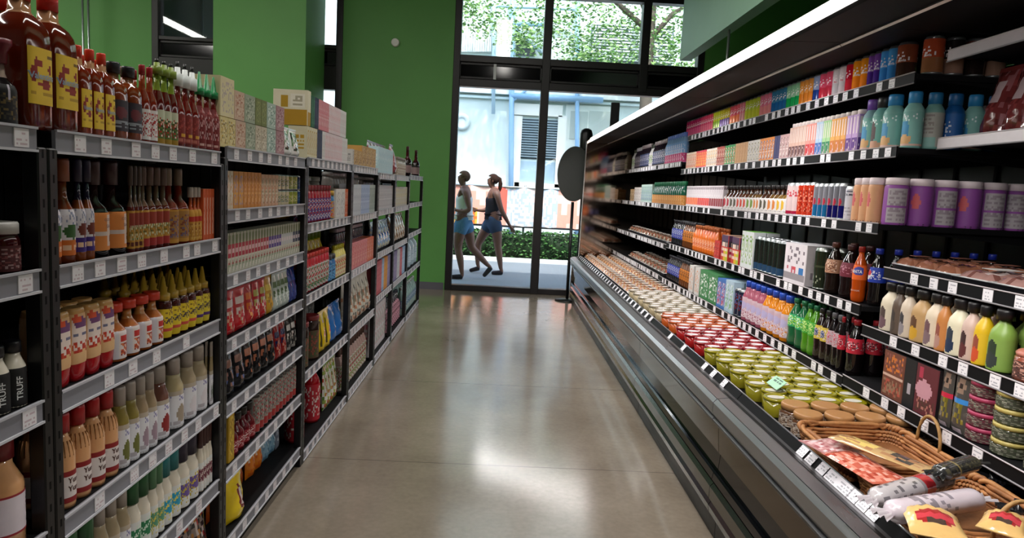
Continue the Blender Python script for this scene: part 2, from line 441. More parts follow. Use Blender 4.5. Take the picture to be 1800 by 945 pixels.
wall_mat('green_paint', '5c9a4d'); wall_mat('mint_paint', '9cc4a8'); wall_mat('ceiling_paint', '6a6a68', .9); wall_mat('stucco', 'd0dcd8', .9); wall_mat('pavement', '70757c', .8)
def floor_mat():
    m, nt, b = new_mat('polished_concrete'); N = nt.nodes.new; K = nt.links.new
    tc = N('ShaderNodeTexCoord')
    n1 = N('ShaderNodeTexNoise'); n1.inputs['Scale'].default_value = .9; n1.inputs['Detail'].default_value = 8; n1.inputs['Roughness'].default_value = .62
    n2 = N('ShaderNodeTexNoise'); n2.inputs['Scale'].default_value = 38; n2.inputs['Detail'].default_value = 5
    K(tc.outputs['Object'], n1.inputs['Vector']); K(tc.outputs['Object'], n2.inputs['Vector'])
    r = N('ShaderNodeValToRGB'); e = r.color_ramp.elements
    e[0].position = .3; e[0].color = hx('776c5f'); e[1].position = .72; e[1].color = hx('9c9081')
    K(n1.outputs[0], r.inputs[0])
    r2 = N('ShaderNodeMapRange'); r2.inputs[3].default_value = .82; r2.inputs[4].default_value = 1.16; K(n2.outputs[0], r2.inputs[0])
    sc = N('ShaderNodeVectorMath'); sc.operation = 'SCALE'; K(r.outputs[0], sc.inputs[0]); K(r2.outputs[0], sc.inputs['Scale'])
    sp = N('ShaderNodeSeparateXYZ'); K(tc.outputs['Object'], sp.inputs[0])
    last = sc.outputs[0]
    def line(axis, at, w):
        nonlocal last
        a = N('ShaderNodeMath'); a.operation = 'SUBTRACT'; a.inputs[1].default_value = at; K(sp.outputs[axis], a.inputs[0])
        c = N('ShaderNodeMath'); c.operation = 'ABSOLUTE'; K(a.outputs[0], c.inputs[0])
        g = N('ShaderNodeMath'); g.operation = 'LESS_THAN'; g.inputs[1].default_value = w; K(c.outputs[0], g.inputs[0])
        mx = N('ShaderNodeMix'); mx.data_type = 'RGBA'; mx.inputs[7].default_value = hx('5d554b')
        K(g.outputs[0], mx.inputs[0]); K(last, mx.inputs[6]); last = mx.outputs[2]
    line(1, onz(880, 818, 0).y, .003); line(1, onz(740, 670, 0).y, .003); line(1, 7.3, .003)
    K(last, b.inputs['Base Color'])
    rr = N('ShaderNodeMapRange'); rr.inputs[3].default_value = .1; rr.inputs[4].default_value = .22; K(n1.outputs[0], rr.inputs[0]); K(rr.outputs[0], b.inputs['Roughness'])
    bp = N('ShaderNodeBump'); bp.inputs['Strength'].default_value = .05; K(n2.outputs[0], bp.inputs['Height']); K(bp.outputs[0], b.inputs['Normal'])
    b.inputs['Specular IOR Level'].default_value = .6
floor_mat()
def glass_mat():
    m, nt, b = new_mat('window_glass'); nt.nodes.remove(b); o = nt.nodes['Material Output']
    t = nt.nodes.new('ShaderNodeBsdfTransparent'); t.inputs[0].default_value = (.9, .94, .94, 1)
    g = nt.nodes.new('ShaderNodeBsdfGlossy'); g.inputs['Roughness'].default_value = .02
    fr = nt.nodes.new('ShaderNodeFresnel'); fr.inputs[0].default_value = 1.45; mx = nt.nodes.new('ShaderNodeMixShader')
    nt.links.new(fr.outputs[0], mx.inputs[0]); nt.links.new(t.outputs[0], mx.inputs[1]); nt.links.new(g.outputs[0], mx.inputs[2]); nt.links.new(mx.outputs[0], o.inputs[0])
glass_mat()
def simple(name, hexs, rough, metal=0, **k):
    m, nt, b = new_mat(name); setp(b, Base_Color=hx(hexs), Roughness=rough, Metallic=metal); setp(b, **k)
    n = nt.nodes.new('ShaderNodeTexNoise'); n.inputs['Scale'].default_value = 6; mr = nt.nodes.new('ShaderNodeMapRange')
    mr.inputs[3].default_value = rough * .8; mr.inputs[4].default_value = min(1, rough * 1.25); nt.links.new(n.outputs[0], mr.inputs[0]); nt.links.new(mr.outputs[0], b.inputs['Roughness']); return m
simple('steel', '6c6a68', .2, 1.0); simple('end_mirror', 'a8988a', .06, 1.0); simple('satin_steel', '9a9a9c', .3, .9); simple('mirror_steel', '5e5044', .1, 1.0); simple('black_gloss', '08080c', .08)
simple('frame_dark', '1d1a1c', .4); simple('dark_metal', '0d0d0f', .4)
WY = 9.65
def slab(name, x0, x1, y0, y1, z0, z1, mat, col='808080'):
    m = MB(mat); m.box(x0, x1, y0, y1, z0, z1, col, mat); o = m.build(name); return struct(o)
slab('floor', -9, 4.2, -3, 9.78, -.2, 0, 'polished_concrete')
slab('ceiling', -9, 4.2, -3, 9.95, 4.7, 4.9, 'ceiling_paint')
slab('wall_left', -9.2, -9, -3, 9.95, 0, 4.7, 'green_paint'); slab('wall_near', -9, 4.2, -3.2, -3, 0, 4.7, 'ceiling_paint')
slab('wall_right', 4.2, 4.4, -3, 9.95, 0, 4.7, 'green_paint')
m = MB('green_paint')
for x0, x1, z0, z1 in ((-9, -4.70, 0, 4.7), (-2.20, -.72, 0, 4.7), (2.62, 4.2, 0, 4.7), (-4.7, -2.2, 4.2, 4.7), (-.72, 2.62, 4.1, 4.7)):
    m.box(x0, x1, WY, WY + .3, z0, z1, '2f7d1f', 'green_paint')
struct(m.build('wall_far'))
slab('wall_column', -3.53, -2.43, 8.73, WY - .02, 0, 4.7, 'green_paint')
slab('wall_bulkhead', 2.0, 2.12, -3, 8.42, 3.01, 4.7, 'mint_paint')  # wall green made paler: window daylight on the bulkhead is put into its colour
m = MB('painted'); m.box(-2.20, -.74, WY - .015, WY, 0, .1, '5b5a62'); m.box(-9, -4.7, WY - .015, WY, 0, .1, '5b5a62'); struct(m.build('baseboard_far'))
def window(n, x0, x1, posts, zs):
    """zs: list of (z0, z1, kind) bands; posts: (x, z0, z1)"""
    w = struct(empty('window_%d' % n, (0, 0, 0)))
    fr = MB('frame_dark'); zt = zs[-1][1]
    for x in (x0 + .04, x1 - .04): fr.box(x - .045, x + .045, WY - .01, WY + .16, 0, zt + .12, '1d1a1c', 'frame_dark', .006)
    for x, a, b in posts: fr.box(x - .055, x + .055, WY - .01, WY + .16, a, b, '1d1a1c', 'frame_dark', .006)
    e = [0] + sum([[a, b] for a, b, k in zs], []) + [zt + .12]
    for i in range(0, len(e), 2): fr.box(x0, x1, WY + .0, WY + .15, e[i], e[i + 1], '1d1a1c', 'frame_dark', .006)
    struct(fr.build('window_frame', w))
    xs = [x0] + [p[0] for p in posts] + [x1]
    for a, b, k in zs:
        px = [x0 + .06] + sum([[p[0] - .04, p[0] + .04] for p in posts if p[1] < (a + b) / 2 < p[2]], []) + [x1 - .06]
        for i in range(0, len(px), 2):
            g = MB('window_glass' if k == 'g' else 'black_gloss'); f = g.fin
            g.box(px[i], px[i + 1], WY + .06, WY + .075, a - .01, b + .01, '101018', f); struct(g.build('window_glass' if k == 'g' else 'window_panel', w))
            if k != 'g':
                t = MB('frame_dark')
                for zz in (a + .02, b - .02): t.box(px[i], px[i + 1], WY + .03, WY + .06, zz - .012, zz + .012, '2a2729', 'frame_dark')
                for xx in (px[i] + .02, px[i + 1] - .02): t.box(xx - .012, xx + .012, WY + .03, WY + .06, a, b, '2a2729', 'frame_dark')
                struct(t.build('window_frame', w))
    return w
window(1, -4.70, -2.20, [], [(.08, 2.62, 'g'), (2.93, 3.15, 'b'), (3.2, 4.1, 'g')])
window(2, -.72, 2.62, [(.515, 0, 4.1), (1.82, 2.8, 4.1)], [(.075, 2.76, 'g'), (2.86, 3.08, 'b'), (3.17, 3.97, 'g')])
m = MB('painted'); _p = ony(870, 122, WY); m.box(_p.x - .018, _p.x + .018, WY + .02, WY + .05, 2.87, 3.07, 'd8dee0')
_w = [o for o in C.objects if o.name == 'window_2'][0]; struct(m.build('window_trim', _w))
m = MB('painted'); m.lathe([(.055, 0), (.055, .03), (.045, .05)], 'e6e6e0', seg=20)
m.xform(Matrix.Translation((-1.50, WY, 3.27)) @ Matrix.Rotation(PI / 2, 4, 'X')); o = m.build('wall_sensor')
tag(o, 'small round white sensor high on the green wall beside the storefront', 'sensor')
for i, px in enumerate((146, 156)):
    p0 = ony(px, 60, 9.4); m = MB('metal'); m.tube([(p0.x, p0.y, 0), (p0.x, p0.y, 4.7)], .014, 'c8d4d2'); o = m.build('ceiling_pole')
    tag(o, ('first', 'second')[i] + ' slim pale pole before the far green wall, counted from the racks\' near end', 'pole', 'slim pale poles')
m = MB('metal'); m.tube([(2.06, 6.8, 2.13), (2.06, 6.8, 3.01)], .013, 'b9c2be'); m.tube([(2.06, 6.8, 2.13), (2.06, 6.8, 2.15)], .03, 'b9c2be')
tag(m.build('hanger_rod'), 'thin metal rod hanging from the green bulkhead to the cooler top', 'rod')
# lights of the room: linear fixtures under the ceiling
def fixture(x, y0, y1, power, lab):
    t = empty('ceiling_light', (x, (y0 + y1) / 2, 4.5)); tag(t, lab, 'light', 'linear ceiling lights'); h = (y1 - y0) / 2
    m = MB('painted'); m.box(-.06, .06, -h, h, .02, .08, 'd0d0d0', None, .01); m.build('housing', t)
    for yy in (-h * .8, h * .8):
        m = MB('metal'); m.tube([(0, yy, .08), (0, yy, .2)], .006, 'aaaaaa'); m.build('hanger', t)
    m = MB('tube_glow'); m.box(-.045, .045, -h + .02, h - .02, .0, .02, 'ffffff', 'tube_glow'); m.build('diffuser', t)
    ld = bpy.data.lights.new('lamp', 'AREA'); ld.shape = 'RECTANGLE'; ld.size = .3; ld.size_y = y1 - y0; ld.energy = power; ld.color = (1, .96, .9)
    lo = bpy.data.objects.new('lamp', ld); C.objects.link(lo); lo.location = (x, (y0 + y1) / 2, 4.47)
em('tube_glow', 'fff6ea', 6.0)
fixture(-.1, .2, 6.2, LAMP_A, 'long linear light above the aisle between rack and cooler')
fixture(-3.6, -1, 6.5, LAMP_B, 'long linear light over the floor behind the racks')
fixture(-7.0, 1.5, 8.0, LAMP_B, 'long linear light near the far side wall, mirrored in the window')
# ---------------------------------------------------------------- outdoors
g = MB('pavement'); g.box(-14, 16, 9.95, 14.0, -.3, -.02, '9a9ea2', 'pavement'); struct(g.build('pavement'))
g = MB('stucco'); g.box(-30, 30, 14.0, 40, -.3, -.05, '9a9ea2', 'pavement'); struct(g.build('street_ground'))
g = MB('painted'); g.box(-14, 16, 14.0, 14.15, -.3, .06, 'd4d6d4', None, .02); struct(g.build('kerb'))
fy = 17.0
bd = empty('building', (0, fy, 0)); tag(bd, 'pale mint stucco building across the street behind the storefront glass', 'building')
g = MB('stucco'); g.box(-16, 16, 0, 4, -.2, 12, 'd0dcd8', 'stucco'); g.build('wall', bd)
def atb(px, py): v = ony(px, py, fy); return v.x, v.z
def fbox(mb, x0, y0, x1, y1, dep, col, fin=None, off=0.0):
    (a, zt), (b, zb) = atb(x0, y0), atb(x1, y1); zt = atb((x0 + x1) / 2, y0)[1]; zb = atb((x0 + x1) / 2, y1)[1]
    mb.box(min(a, b), max(a, b), -dep - off, -off + .02, min(zb, zt), max(zb, zt), col, fin)
g = MB('painted'); fbox(g, 760, 160, 1200, 172, .18, 'e8eeee'); fbox(g, 760, 176, 1200, 180, .1, 'cfdede'); g.build('ledge', bd)
for k, (a, b, c, d) in enumerate(((904, 184, 988, 204), (904, 204, 912, 330), (981, 204, 989, 330), (904, 322, 989, 330))):
    g = MB('painted'); fbox(g, a, b, c, d, .1, 'e9e7dd'); g.build('window_surround', bd)
g = MB('painted')
for i in range(15): fbox(g, 912, 213 + i * 4.4, 981, 215.6 + i * 4.4, .06, '7d8e97')
fbox(g, 912, 210, 981, 280, .02, '39464d'); g.build('louvred_shutter', bd)
g = MB('painted'); fbox(g, 912, 284, 981, 322, .04, '9db4c4'); g.build('window_panel', bd)
g = MB('painted'); fbox(g, 995, 186, 1075, 300, .05, 'dfe3da'); fbox(g, 1003, 196, 1030, 245, .07, 'b9c0b6'); fbox(g, 1036, 196, 1070, 245, .07, 'b9c0b6'); g.build('blind_window', bd)
g = MB('painted')
for i in range(16): fbox(g, 803 + i * 4.2, 46, 805.6 + i * 4.2, 92, .1, 'dfe2e0')
fbox(g, 800, 44, 870, 92, .05, 'c3cac9'); g.build('corrugated_screen', bd)
g = MB('painted')
for i in range(13): fbox(g, 1040, 46 + i * 5, 1180, 48.6 + i * 5, .12, 'e5ebee')
fbox(g, 1040, 44, 1180, 112, .04, '66757c'); g.build('vent_louvre', bd)
g = MB('painted'); fbox(g, 908, 74, 940, 98, .05, '3d4348'); g.build('dark_grille', bd)
a, z = atb(812, 214); g = MB('painted'); g.lathe([(.2, 0), (.2, .06), (.1, .08), (.09, .05)], 'cfdcdc', seg=20); g.xform(Matrix.Translation((a, 0, z)) @ Matrix.Rotation(PI / 2, 4, 'X')); g.build('round_vent', bd)
sf = empty('scaffold_pipework', (0, fy - .25, 0)); tag(sf, 'light blue scaffold poles and beams in front of the mint building', 'scaffold')
def fp(px0, py0, px1, py1, r, nm, col='8fb4d6'):
    p, q = ony(px0, py0, fy - .25), ony(px1, py1, fy - .25); g = MB('painted'); g.tube([(p.x, 0, p.z), (q.x, 0, q.z)], r, col); g.build(nm, sf)
fp(901, -30, 897, 470, .06, 'pole'); fp(1016, -30, 1013, 470, .05, 'pole'); fp(869, -30, 867, 200, .045, 'pole', 'b9d4e4')
fp(860, 10, 1010, 16, .04, 'beam', 'b9d4e4'); fp(898, 168, 1060, 176, .07, 'beam'); fp(905, 42, 960, 44, .05, 'beam'); fp(905, 45, 955, 96, .05, 'brace', 'b9cfe4')
fp(898, 180, 925, 158, .03, 'brace')
# banner fence behind the hedge
by = 15.05
def atn(px, py): v = ony(px, py, by); return v.x, v.z
bn = empty('construction_banner', (0, by, 0)); tag(bn, 'long pink printed fence banner behind the green hedge', 'banner')
z0, z1 = .64, 1.47; xa, xb = -2.2, 3.2
def bart(u, v):
    x = xa + (xb - xa) * u; px = 900 + (x / by) * F - 8
    if px > 904 and px < 990: return hx('b4bccc') if hsh(int(px / 3), int(v * 14)) > .5 else hx('ecd4d0')
    if ((px - 893) / 15) ** 2 + ((v - .62) / .4) ** 2 < 1: return hx('ee6a5c')
    if px < 852 and v < .45: return hx('f0b44a') if hsh(int(px / 6), int(v * 8)) > .2 else hx('e8763c')
    return hx('f3a594') if hsh(int(px / 9), int(v * 6), 4) > .35 else hx('f6c9bd')
g = MB('cloth'); g.grid(lambda u, v: (xa + (xb - xa) * u, .02 * math.sin(u * 60), z0 + (z1 - z0) * v), 130, 14, bart); g.build('printed_fabric', bn)
g = MB('metal'); g.tube([(xa, 0, z1), (xb, 0, z1)], .02, 'b0b4b4'); g.tube([(xa, 0, z0), (xb, 0, z0)], .022, '2e2e30'); g.build('rail', bn)
for i in range(5):
    g = MB('metal'); x = xa + (xb - xa) * i / 4; g.tube([(x, .04, -.05), (x, .04, z1 + .05)], .025, '8d9294'); g.build('post', bn)
# hedge and tree
def leaves(mb, n, fn, size, cols, seed):
    rnd = random.Random(seed)
    for i in range(n):
        p = fn(rnd); a, b = rnd.uniform(0, 2 * PI), rnd.uniform(-1, 1); s_ = size * rnd.uniform(.6, 1.4)
        u = Vector((math.cos(a), math.sin(a), b * .6)).normalized() * s_; w = u.cross(Vector((rnd.uniform(-1, 1), rnd.uniform(-1, 1), rnd.uniform(-1, 1)))).normalized() * s_ * .5
        mb.add([tuple(p - u), tuple(p + w), tuple(p + u), tuple(p - w)], [(0, 1, 2, 3)], rnd.choice(cols))
g = MB('leafy')
g.grid(lambda u, v: (-3 + 7 * u, 14.32 - .12 * math.sin(PI * v) + .05 * hsh(int(u * 90), int(v * 6)), .03 + .5 * v), 90, 6, '1d3018')
g.grid(lambda u, v: (-3 + 7 * u, 14.32 + .5 * v, .53 + .04 * hsh(int(u * 90), int(v * 4), 2)), 90, 4, '23401d')
leaves(g, 9000, lambda r: Vector((r.uniform(-3, 4), 14.2 + r.random() ** 2 * .5, r.uniform(.02, .6))), .035, ['2f5528', '3f6a33', '24401f', '5b8449', '1b3018'], 3)
o = g.build('hedge'); tag(o, 'low dark green hedge along the kerb behind the storefront', 'hedge')
tr = empty('street_tree', (1.9, 15.9, 0)); tag(tr, 'leafy street tree seen through the upper storefront panes', 'tree')
g = MB('leafy'); g.tube([(1.2, 0, -.1), (1.18, 0, 1.5), (1.2, 0, 3.2), (1.16, 0, 4.6), (1.2, .1, 6.0), (1.1, .1, 7.4)], [.17, .15, .14, .13, .1, .05], '5f554a', None, 10)
g.build('trunk', tr)
for a, b in (((1.16, 0, 5.0), (-1.0, -.4, 6.2)), ((1.16, 0, 4.8), (2.2, .3, 5.8)), ((1.2, 0, 5.6), (-2.2, .2, 6.8)), ((1.16, 0, 5.2), (.2, -.8, 6.4))):
    g = MB('leafy'); g.tube([a, tuple((Vector(a) + Vector(b)) / 2 + Vector((0, 0, .15))), b], [.07, .05, .02], '5f554a'); g.build('branch', tr)
g = MB('leafy'); rnd = random.Random(5)
cl = [(-2.9, 5.3, .7), (-2.2, 5.0, .7), (-1.6, 4.7, .55), (-.9, 4.9, .8), (-.3, 4.4, .6), (.1, 5.0, .9), (.5, 4.3, .6), (1.0, 4.9, .8), (1.6, 4.5, .7), (2.2, 5.0, .8), (-1.2, 5.6, .9), (.4, 5.8, 1), (1.8, 5.7, .9), (-2.6, 5.9, .8), (.1, 3.95, .35), (2.0, 4.1, .4)]
def crown(r):
    c = r.choice(cl); v = Vector((r.gauss(0, 1), r.gauss(0, 1), r.gauss(0, 1))).normalized() * c[2] * r.random() ** .5
    return Vector((c[0] + v.x, v.y * .6, c[1] + v.z * .75))
leaves(g, 8500, crown, .045, ['7fa45c', '9dbb74', '5f8648', 'b4cc90', '557544'], 8)
o = g.build('foliage', tr)
g = MB('painted'); g.box(-12, -3.3, 10.7, 10.9, -.1, 5.2, '8c8c90'); g.box(-12, -3.3, 9.97, 10.7, 4.4, 5.0, '77777b')
for i in range(8): g.box(-11.5 + i, -11.47 + i, 10.68, 10.7, 0, 4.4, '6c6c70')
struct(g.build('wall_neighbour'))
# ---------------------------------------------------------------- light from outdoors
w = bpy.data.worlds.new('sky'); S.world = w; w.use_nodes = True; nt = w.node_tree; bg = nt.nodes['Background']
sk = nt.nodes.new('ShaderNodeTexSky'); sk.sky_type = 'NISHITA'; sk.sun_disc = False; sk.sun_elevation = math.radians(62); sk.sun_rotation = math.radians(180); sk.air_density = 1.2; sk.dust_density = 2.5
nt.links.new(sk.outputs[0], bg.inputs[0]); bg.inputs[1].default_value = SKY
sn = bpy.data.lights.new('sun', 'SUN'); sn.energy = SUN; sn.angle = math.radians(1.5); sn.color = (1, .95, .88)
so = bpy.data.objects.new('sun', sn); C.objects.link(so); so.rotation_euler = (math.radians(26), 0, math.radians(8)); so.location = (0, 5, 20)
# ---------------------------------------------------------------- shelving racks on the near side of the green wall
XF = -.93
YB = [.52, 1.475, 2.40, 3.41, 4.45, 5.39, 6.25, 7.2, 8.42]
TAGC = 'e4e0e4'
def price_tag(parent, X, y, z, side, w=.042, h=.036, col='e4e0e4', ink='c4b0b8'):
    m = MB('paper'); sg = 1 if side == 'L' else -1
    m.grid(lambda u, v: (X + sg * .0022, y + (u - .5) * w, z + (v - .5) * h), 8, 9,
           lambda u, v: (ink if (int(v * 9) in (1, 3, 6) and .1 < u < .9 and hsh(int(u * 8), int(v * 9), y * 50) > .4) else col), smooth=False)
    m.box(min(X, X + sg * .0018), max(X, X + sg * .0018), y - w / 2, y + w / 2, z - h / 2, z + h / 2, col)
    return m.build('price_tag', parent)
def rack(y0, y1, shelves, label, tags=None, last=False, step=.15, depth=.43, railc='82828a'):
    t = empty('shelving_rack', (XF, y0, 0)); tag(t, label, 'shelf rack', 'shelving racks along the aisle'); ox, oy = XF, y0
    L = y1 - y0; pw = .03
    for yy in (0.002, L - pw - .002):
        for xx in (-.035, -depth):
            m = MB('fixture'); zt = max(shelves) - .034
            m.box(xx, xx + .034, yy, yy + pw, 0, zt, '0e0e10', 'dark_metal', .003)
            for k in range(int(zt / .05)): m.box(xx + .034, xx + .0342, yy + .012, yy + .018, .035 + k * .05, .052 + k * .05, '08080a', 'fixture')
            m.build('post', t)
    if not last:
        m = MB('fixture'); m.box(-depth - .012, -depth - .004, .0, L, .05, max(shelves) - .02, '0c0c0e', 'fixture')
        for k in range(10): m.box(-depth - .004, -depth - .002, .03 + k * L / 10, .034 + k * L / 10, .05, max(shelves) - .02, '1c1c20', 'fixture')
        m.build('back_panel', t)
    m = MB('fixture'); m.box(-.05, -.03, .035, L - .035, 0, min(shelves) - .05, '17140f', 'fixture'); m.build('kick_plate', t)
    for k, z in enumerate(shelves):
        s_ = MB('fixture'); s_.box(-depth, -.012, .034, L - .034, z - .03, z, '121214', 'fixture', .002); sh = s_.build('shelf', t)
        r = MB('painted'); a, b = .03, L - .03
        r.prism([(-.012, z - .040), (-.004, z - .040), (-.004, z + .004), (-.012, z + .004)], a, b, railc)
        r.box(-.006, 0.0, a, b, z + .001, z + .006, 'b8b8c0'); r.box(-.006, 0.0, a, b, z - .044, z - .039, 'c9c9d0'); r.build('price_rail', sh)
        ys = None
        if tags and k < len(tags) and tags[k]: ys = [ypx(p, XF, z - .02) - y0 for p in tags[k]]
        if ys is None: ys = [.1 + step * (i + .2 * hsh(i, k, y0 * 9)) for i in range(int((L - .12) / step))]
        for y in ys:
            if .05 < y < L - .05: price_tag(sh, -.004, y, z - .0185, 'L', h=.036)
    return t
Z1 = [1.49, 1.205, .93, .642, .365, .085]; Z2 = [1.512, 1.298, 1.07, .84, .61, .37, .1]
Z3 = [1.52, 1.20, .845, .456, .05]; Z5 = [1.492, 1.21, .875, .53, .055]; Z6 = [1.51, 1.222, .905, .515, .045]
rack(YB[0], YB[1], Z1, 'first black shelving rack, nearest, cut by the picture edge', [[40], [47], [54], [80]])
rack(YB[1], YB[2], Z1, 'second black shelving rack, holding large hot sauce bottles on top', [[143, 189, 241, 275, 306, 340, 378], [139, 178, 216, 251, 290, 329, 348, 379], [194, 235.5, 277, 329], [177, 238, 270, 298, 326, 350, 381], [288, 317, 351, 388]])
rack(YB[2], YB[3], Z2, 'third black shelving rack, with stacked pale boxes on top', step=.12)
rack(YB[3], YB[4], Z3, 'fourth black shelving rack, with slim cartons on top', step=.1)
rack(YB[4], YB[5], Z3, 'fifth black shelving rack, with kraft boxes on top', step=.09, railc='a9a9b0')
rack(YB[5], YB[6], Z5, 'sixth black shelving rack, with light blue cartons on top', step=.09, railc='8d8d95')
rack(YB[6], YB[7], Z5, 'seventh black shelving rack, with burgundy bags on top', step=.09, railc='8d8d95')
rack(YB[7], YB[8], Z6, 'last black shelving rack, mostly empty, against the green wall', last=True, step=.25)
# ---------------------------------------------------------------- refrigerated display cooler
def cooler(y0, y1, shelves, label, end=False, tagstep=.1, decktags=None):
    t = empty('display_cooler', (0, y0, 0)); tag(t, label, 'cooler', 'open refrigerated display coolers'); L = y1 - y0; g = .0025
    def pr(name, poly, col, fin, parent=t, a=g, b=L - g):
        m = MB(fin); m.prism(poly, a, b, col, fin); return m.build(name, parent)
    pr('kick_plate', [(.968, 0), (1.05, 0), (1.05, .12), (.968, .09)], '2a211c', 'dark_metal')
    pr('lower_bumper', [(.955, .095), (.935, .12), (.93, .15), (.94, .165), (.93, .18), (.93, .23), (.945, .245), (1.05, .245), (1.05, .1)], '30302f', 'steel')
    pr('lower_trim', [(.945, .248), (.936, .262), (.94, .29), (1.05, .29), (1.05, .248)], '202224', 'black_gloss')
    pr('recess_panel', [(.958, .293), (.965, .375), (1.05, .375), (1.05, .293)], '0d0f10', 'black_gloss')
    pr('front_panel', [(.955, .378), (.945, .5), (1.05, .5), (1.05, .378)], '6f665c', 'mirror_steel')
    pr('edge_trim', [(.94, .503), (.922, .508), (.918, .52), (.93, .528), (1.05, .528), (1.05, .503)], '101010', 'dark_metal')
    pr('upper_bumper', [(.925, .531), (.915, .55), (.915, .59), (.93, .606), (1.05, .531)], '8a8f8f', 'satin_steel')
    pr('top_ledge', [(.932, .607), (.975, .612), (1.05, .602), (1.05, .535)], '8f8488', 'satin_steel')
    pr('rail_gap', [(.98, .613), (1.01, .606), (1.02, .595), (.99, .6)], '050505', 'dark_metal')
    dk = pr('deck', [(1.055, .56), (1.055, .60), (2.3, .60), (2.3, .56)], '101013', 'fixture')
    r = MB('fixture'); r.prism([(1.012, .606), (1.02, .602), (1.042, .632), (1.034, .636)], g, L - g, '0b0b0d'); r.tube([(1.034, g, .637), (1.034, L - g, .637)], .003, 'c0c0c4', 'metal', 6); r.build('price_rail', dk)
    ty = decktags if decktags is not None else [.06 + i * .14 for i in range(int(L / .14))]
    for y in ty:
        if .03 < y < L - .05:
            q = MB('paper'); q.grid(lambda u, v: (1.0105 + v * .022 - .0004, y + (u - .5) * .05, .6075 + v * .028 + .001), 8, 8, lambda u, v: ('b4b4bc' if (int(v * 8) in (1, 3, 5) and hsh(int(u * 8), int(v * 8), y * 40) > .5) else 'eceaf0'), smooth=False); q.build('price_tag', dk)
    pr('base_tank', [(1.052, .03), (1.052, .555), (2.3, .555), (2.3, .03)], '101013', 'fixture')
    m = MB('fixture'); m.box(2.3, 2.35, g, L - g, .02, 2.1, '08080a', 'dark_metal')
    for k in range(int(L / .3)): m.box(2.29, 2.3, .15 + k * .3, .17 + k * .3, .6, 2.0, '18181a', 'fixture')
    m.build('back_wall', t)
    pr('canopy', [(1.09, 2.05), (1.082, 2.06), (1.082, 2.112), (1.095, 2.122), (2.35, 2.122), (2.35, 2.117), (1.33, 2.117), (1.29, 2.055)], '131012', 'fixture')
    pr('canopy_lip', [(1.292, 2.046), (1.3, 2.04), (1.306, 2.046), (1.296, 2.054)], 'b9b4b0', 'metal')
    m = MB('led'); m.box(1.076, 1.0815, g, L - g, 2.062, 2.108, 'ffffff', 'led'); m.build('light_strip', t)
    for sp in shelves:
        z, X = sp[0], sp[1]; a = sp[2] if len(sp) > 2 else 0; b = sp[3] if len(sp) > 3 else L; white = len(sp) > 4
        s_ = MB('fixture'); s_.box(X + .012, 2.285, a + g, b - g, z - .022, z, '141416', 'fixture', .002); sh = s_.build('shelf', t)
        r = MB('fixture'); rc = 'b9b0b4' if white else '101012'
        r.prism([(X + .01, z - .036), (X + .002, z - .036), (X + .002, z + .004), (X + .01, z + .004)], a + g, b - g, rc, 'plastic' if white else 'fixture')
        r.tube([(X + .001, a + g, z + .005), (X + .001, b - g, z + .005)], .0025, 'c4bcc0', 'plastic', 6); r.tube([(X + .001, a + g, z - .038), (X + .001, b - g, z - .038)], .003, '8f8c90', 'plastic', 6); r.build('price_rail', sh)
        for yy in (a + .02, b - .03):
            q = MB('fixture'); q.prism([(X + .1, z - .023), (2.285, z - .023), (2.285, z - .07)], yy, yy + .004, '101012'); q.build('bracket', sh)
        n = int((b - a - .08) / tagstep)
        if white: n = 1
        for i in range(n):
            y = a + .05 + tagstep * (i + .5 * hsh(i, z * 70, y0 * 3))
            if hsh(i, z * 31, y0 * 7) > .12 and y < b - .04: price_tag(sh, X + .002, y, z - .017, 'R', w=.044, h=.036, col='e9e6ea', ink='a9a8b0')
    if end:
        m = MB('end_mirror'); poly = [(.93, .1), (1.0, 0.01), (2.35, .01), (2.35, 2.12), (1.1, 2.12), (1.03, 2.06), (1.02, .62), (.95, .6)]
        m.prism([(x, z) for x, z in poly], L - .025, L, '6e625a', 'end_mirror'); m.build('end_panel', t)
        m = MB('metal'); m.tube([(x, L - .03, z) for x, z in poly[4:] + poly[:2]], .008, 'b8b2ae'); m.build('end_trim', t)
    return t
em('led', 'fff8f4', 5.0)
YC = [.35, 2.82, 4.5, 6.22, 8.95]
SH = [(1.955, 1.60), (1.665, 1.56), (1.355, 1.52), (1.02, 1.48), (.72, 1.44)]
dt = [ypx(p, 1.02, .62) - YC[0] for p in (1410, 1425, 1445, 1460, 1473, 1487, 1500, 1517, 1535)]
cooler(YC[0], YC[1], [(2.035, 1.70, .6, 2.44, 1), (1.70, 1.70, .6, 2.44, 1), (1.19, 1.5, 0, 2.36), (.955, 1.46, 0, 2.40), (.73, 1.44)], 'first open display cooler, nearest, with baskets on its deck', tagstep=.13, decktags=dt)
cooler(YC[1], YC[2], SH, 'second open display cooler, with yellow-green lidded cups on its deck', decktags=[.2, .36, .5, .9, 1.2])
cooler(YC[2], YC[3], SH, 'third open display cooler, with white and orange cups on its deck')
cooler(YC[3], YC[4], [(1.735, 1.56), (1.355, 1.52), (1.0, 1.48), (.725, 1.44)], 'fourth open display cooler, at the far end beside the glass', end=True, tagstep=.07)
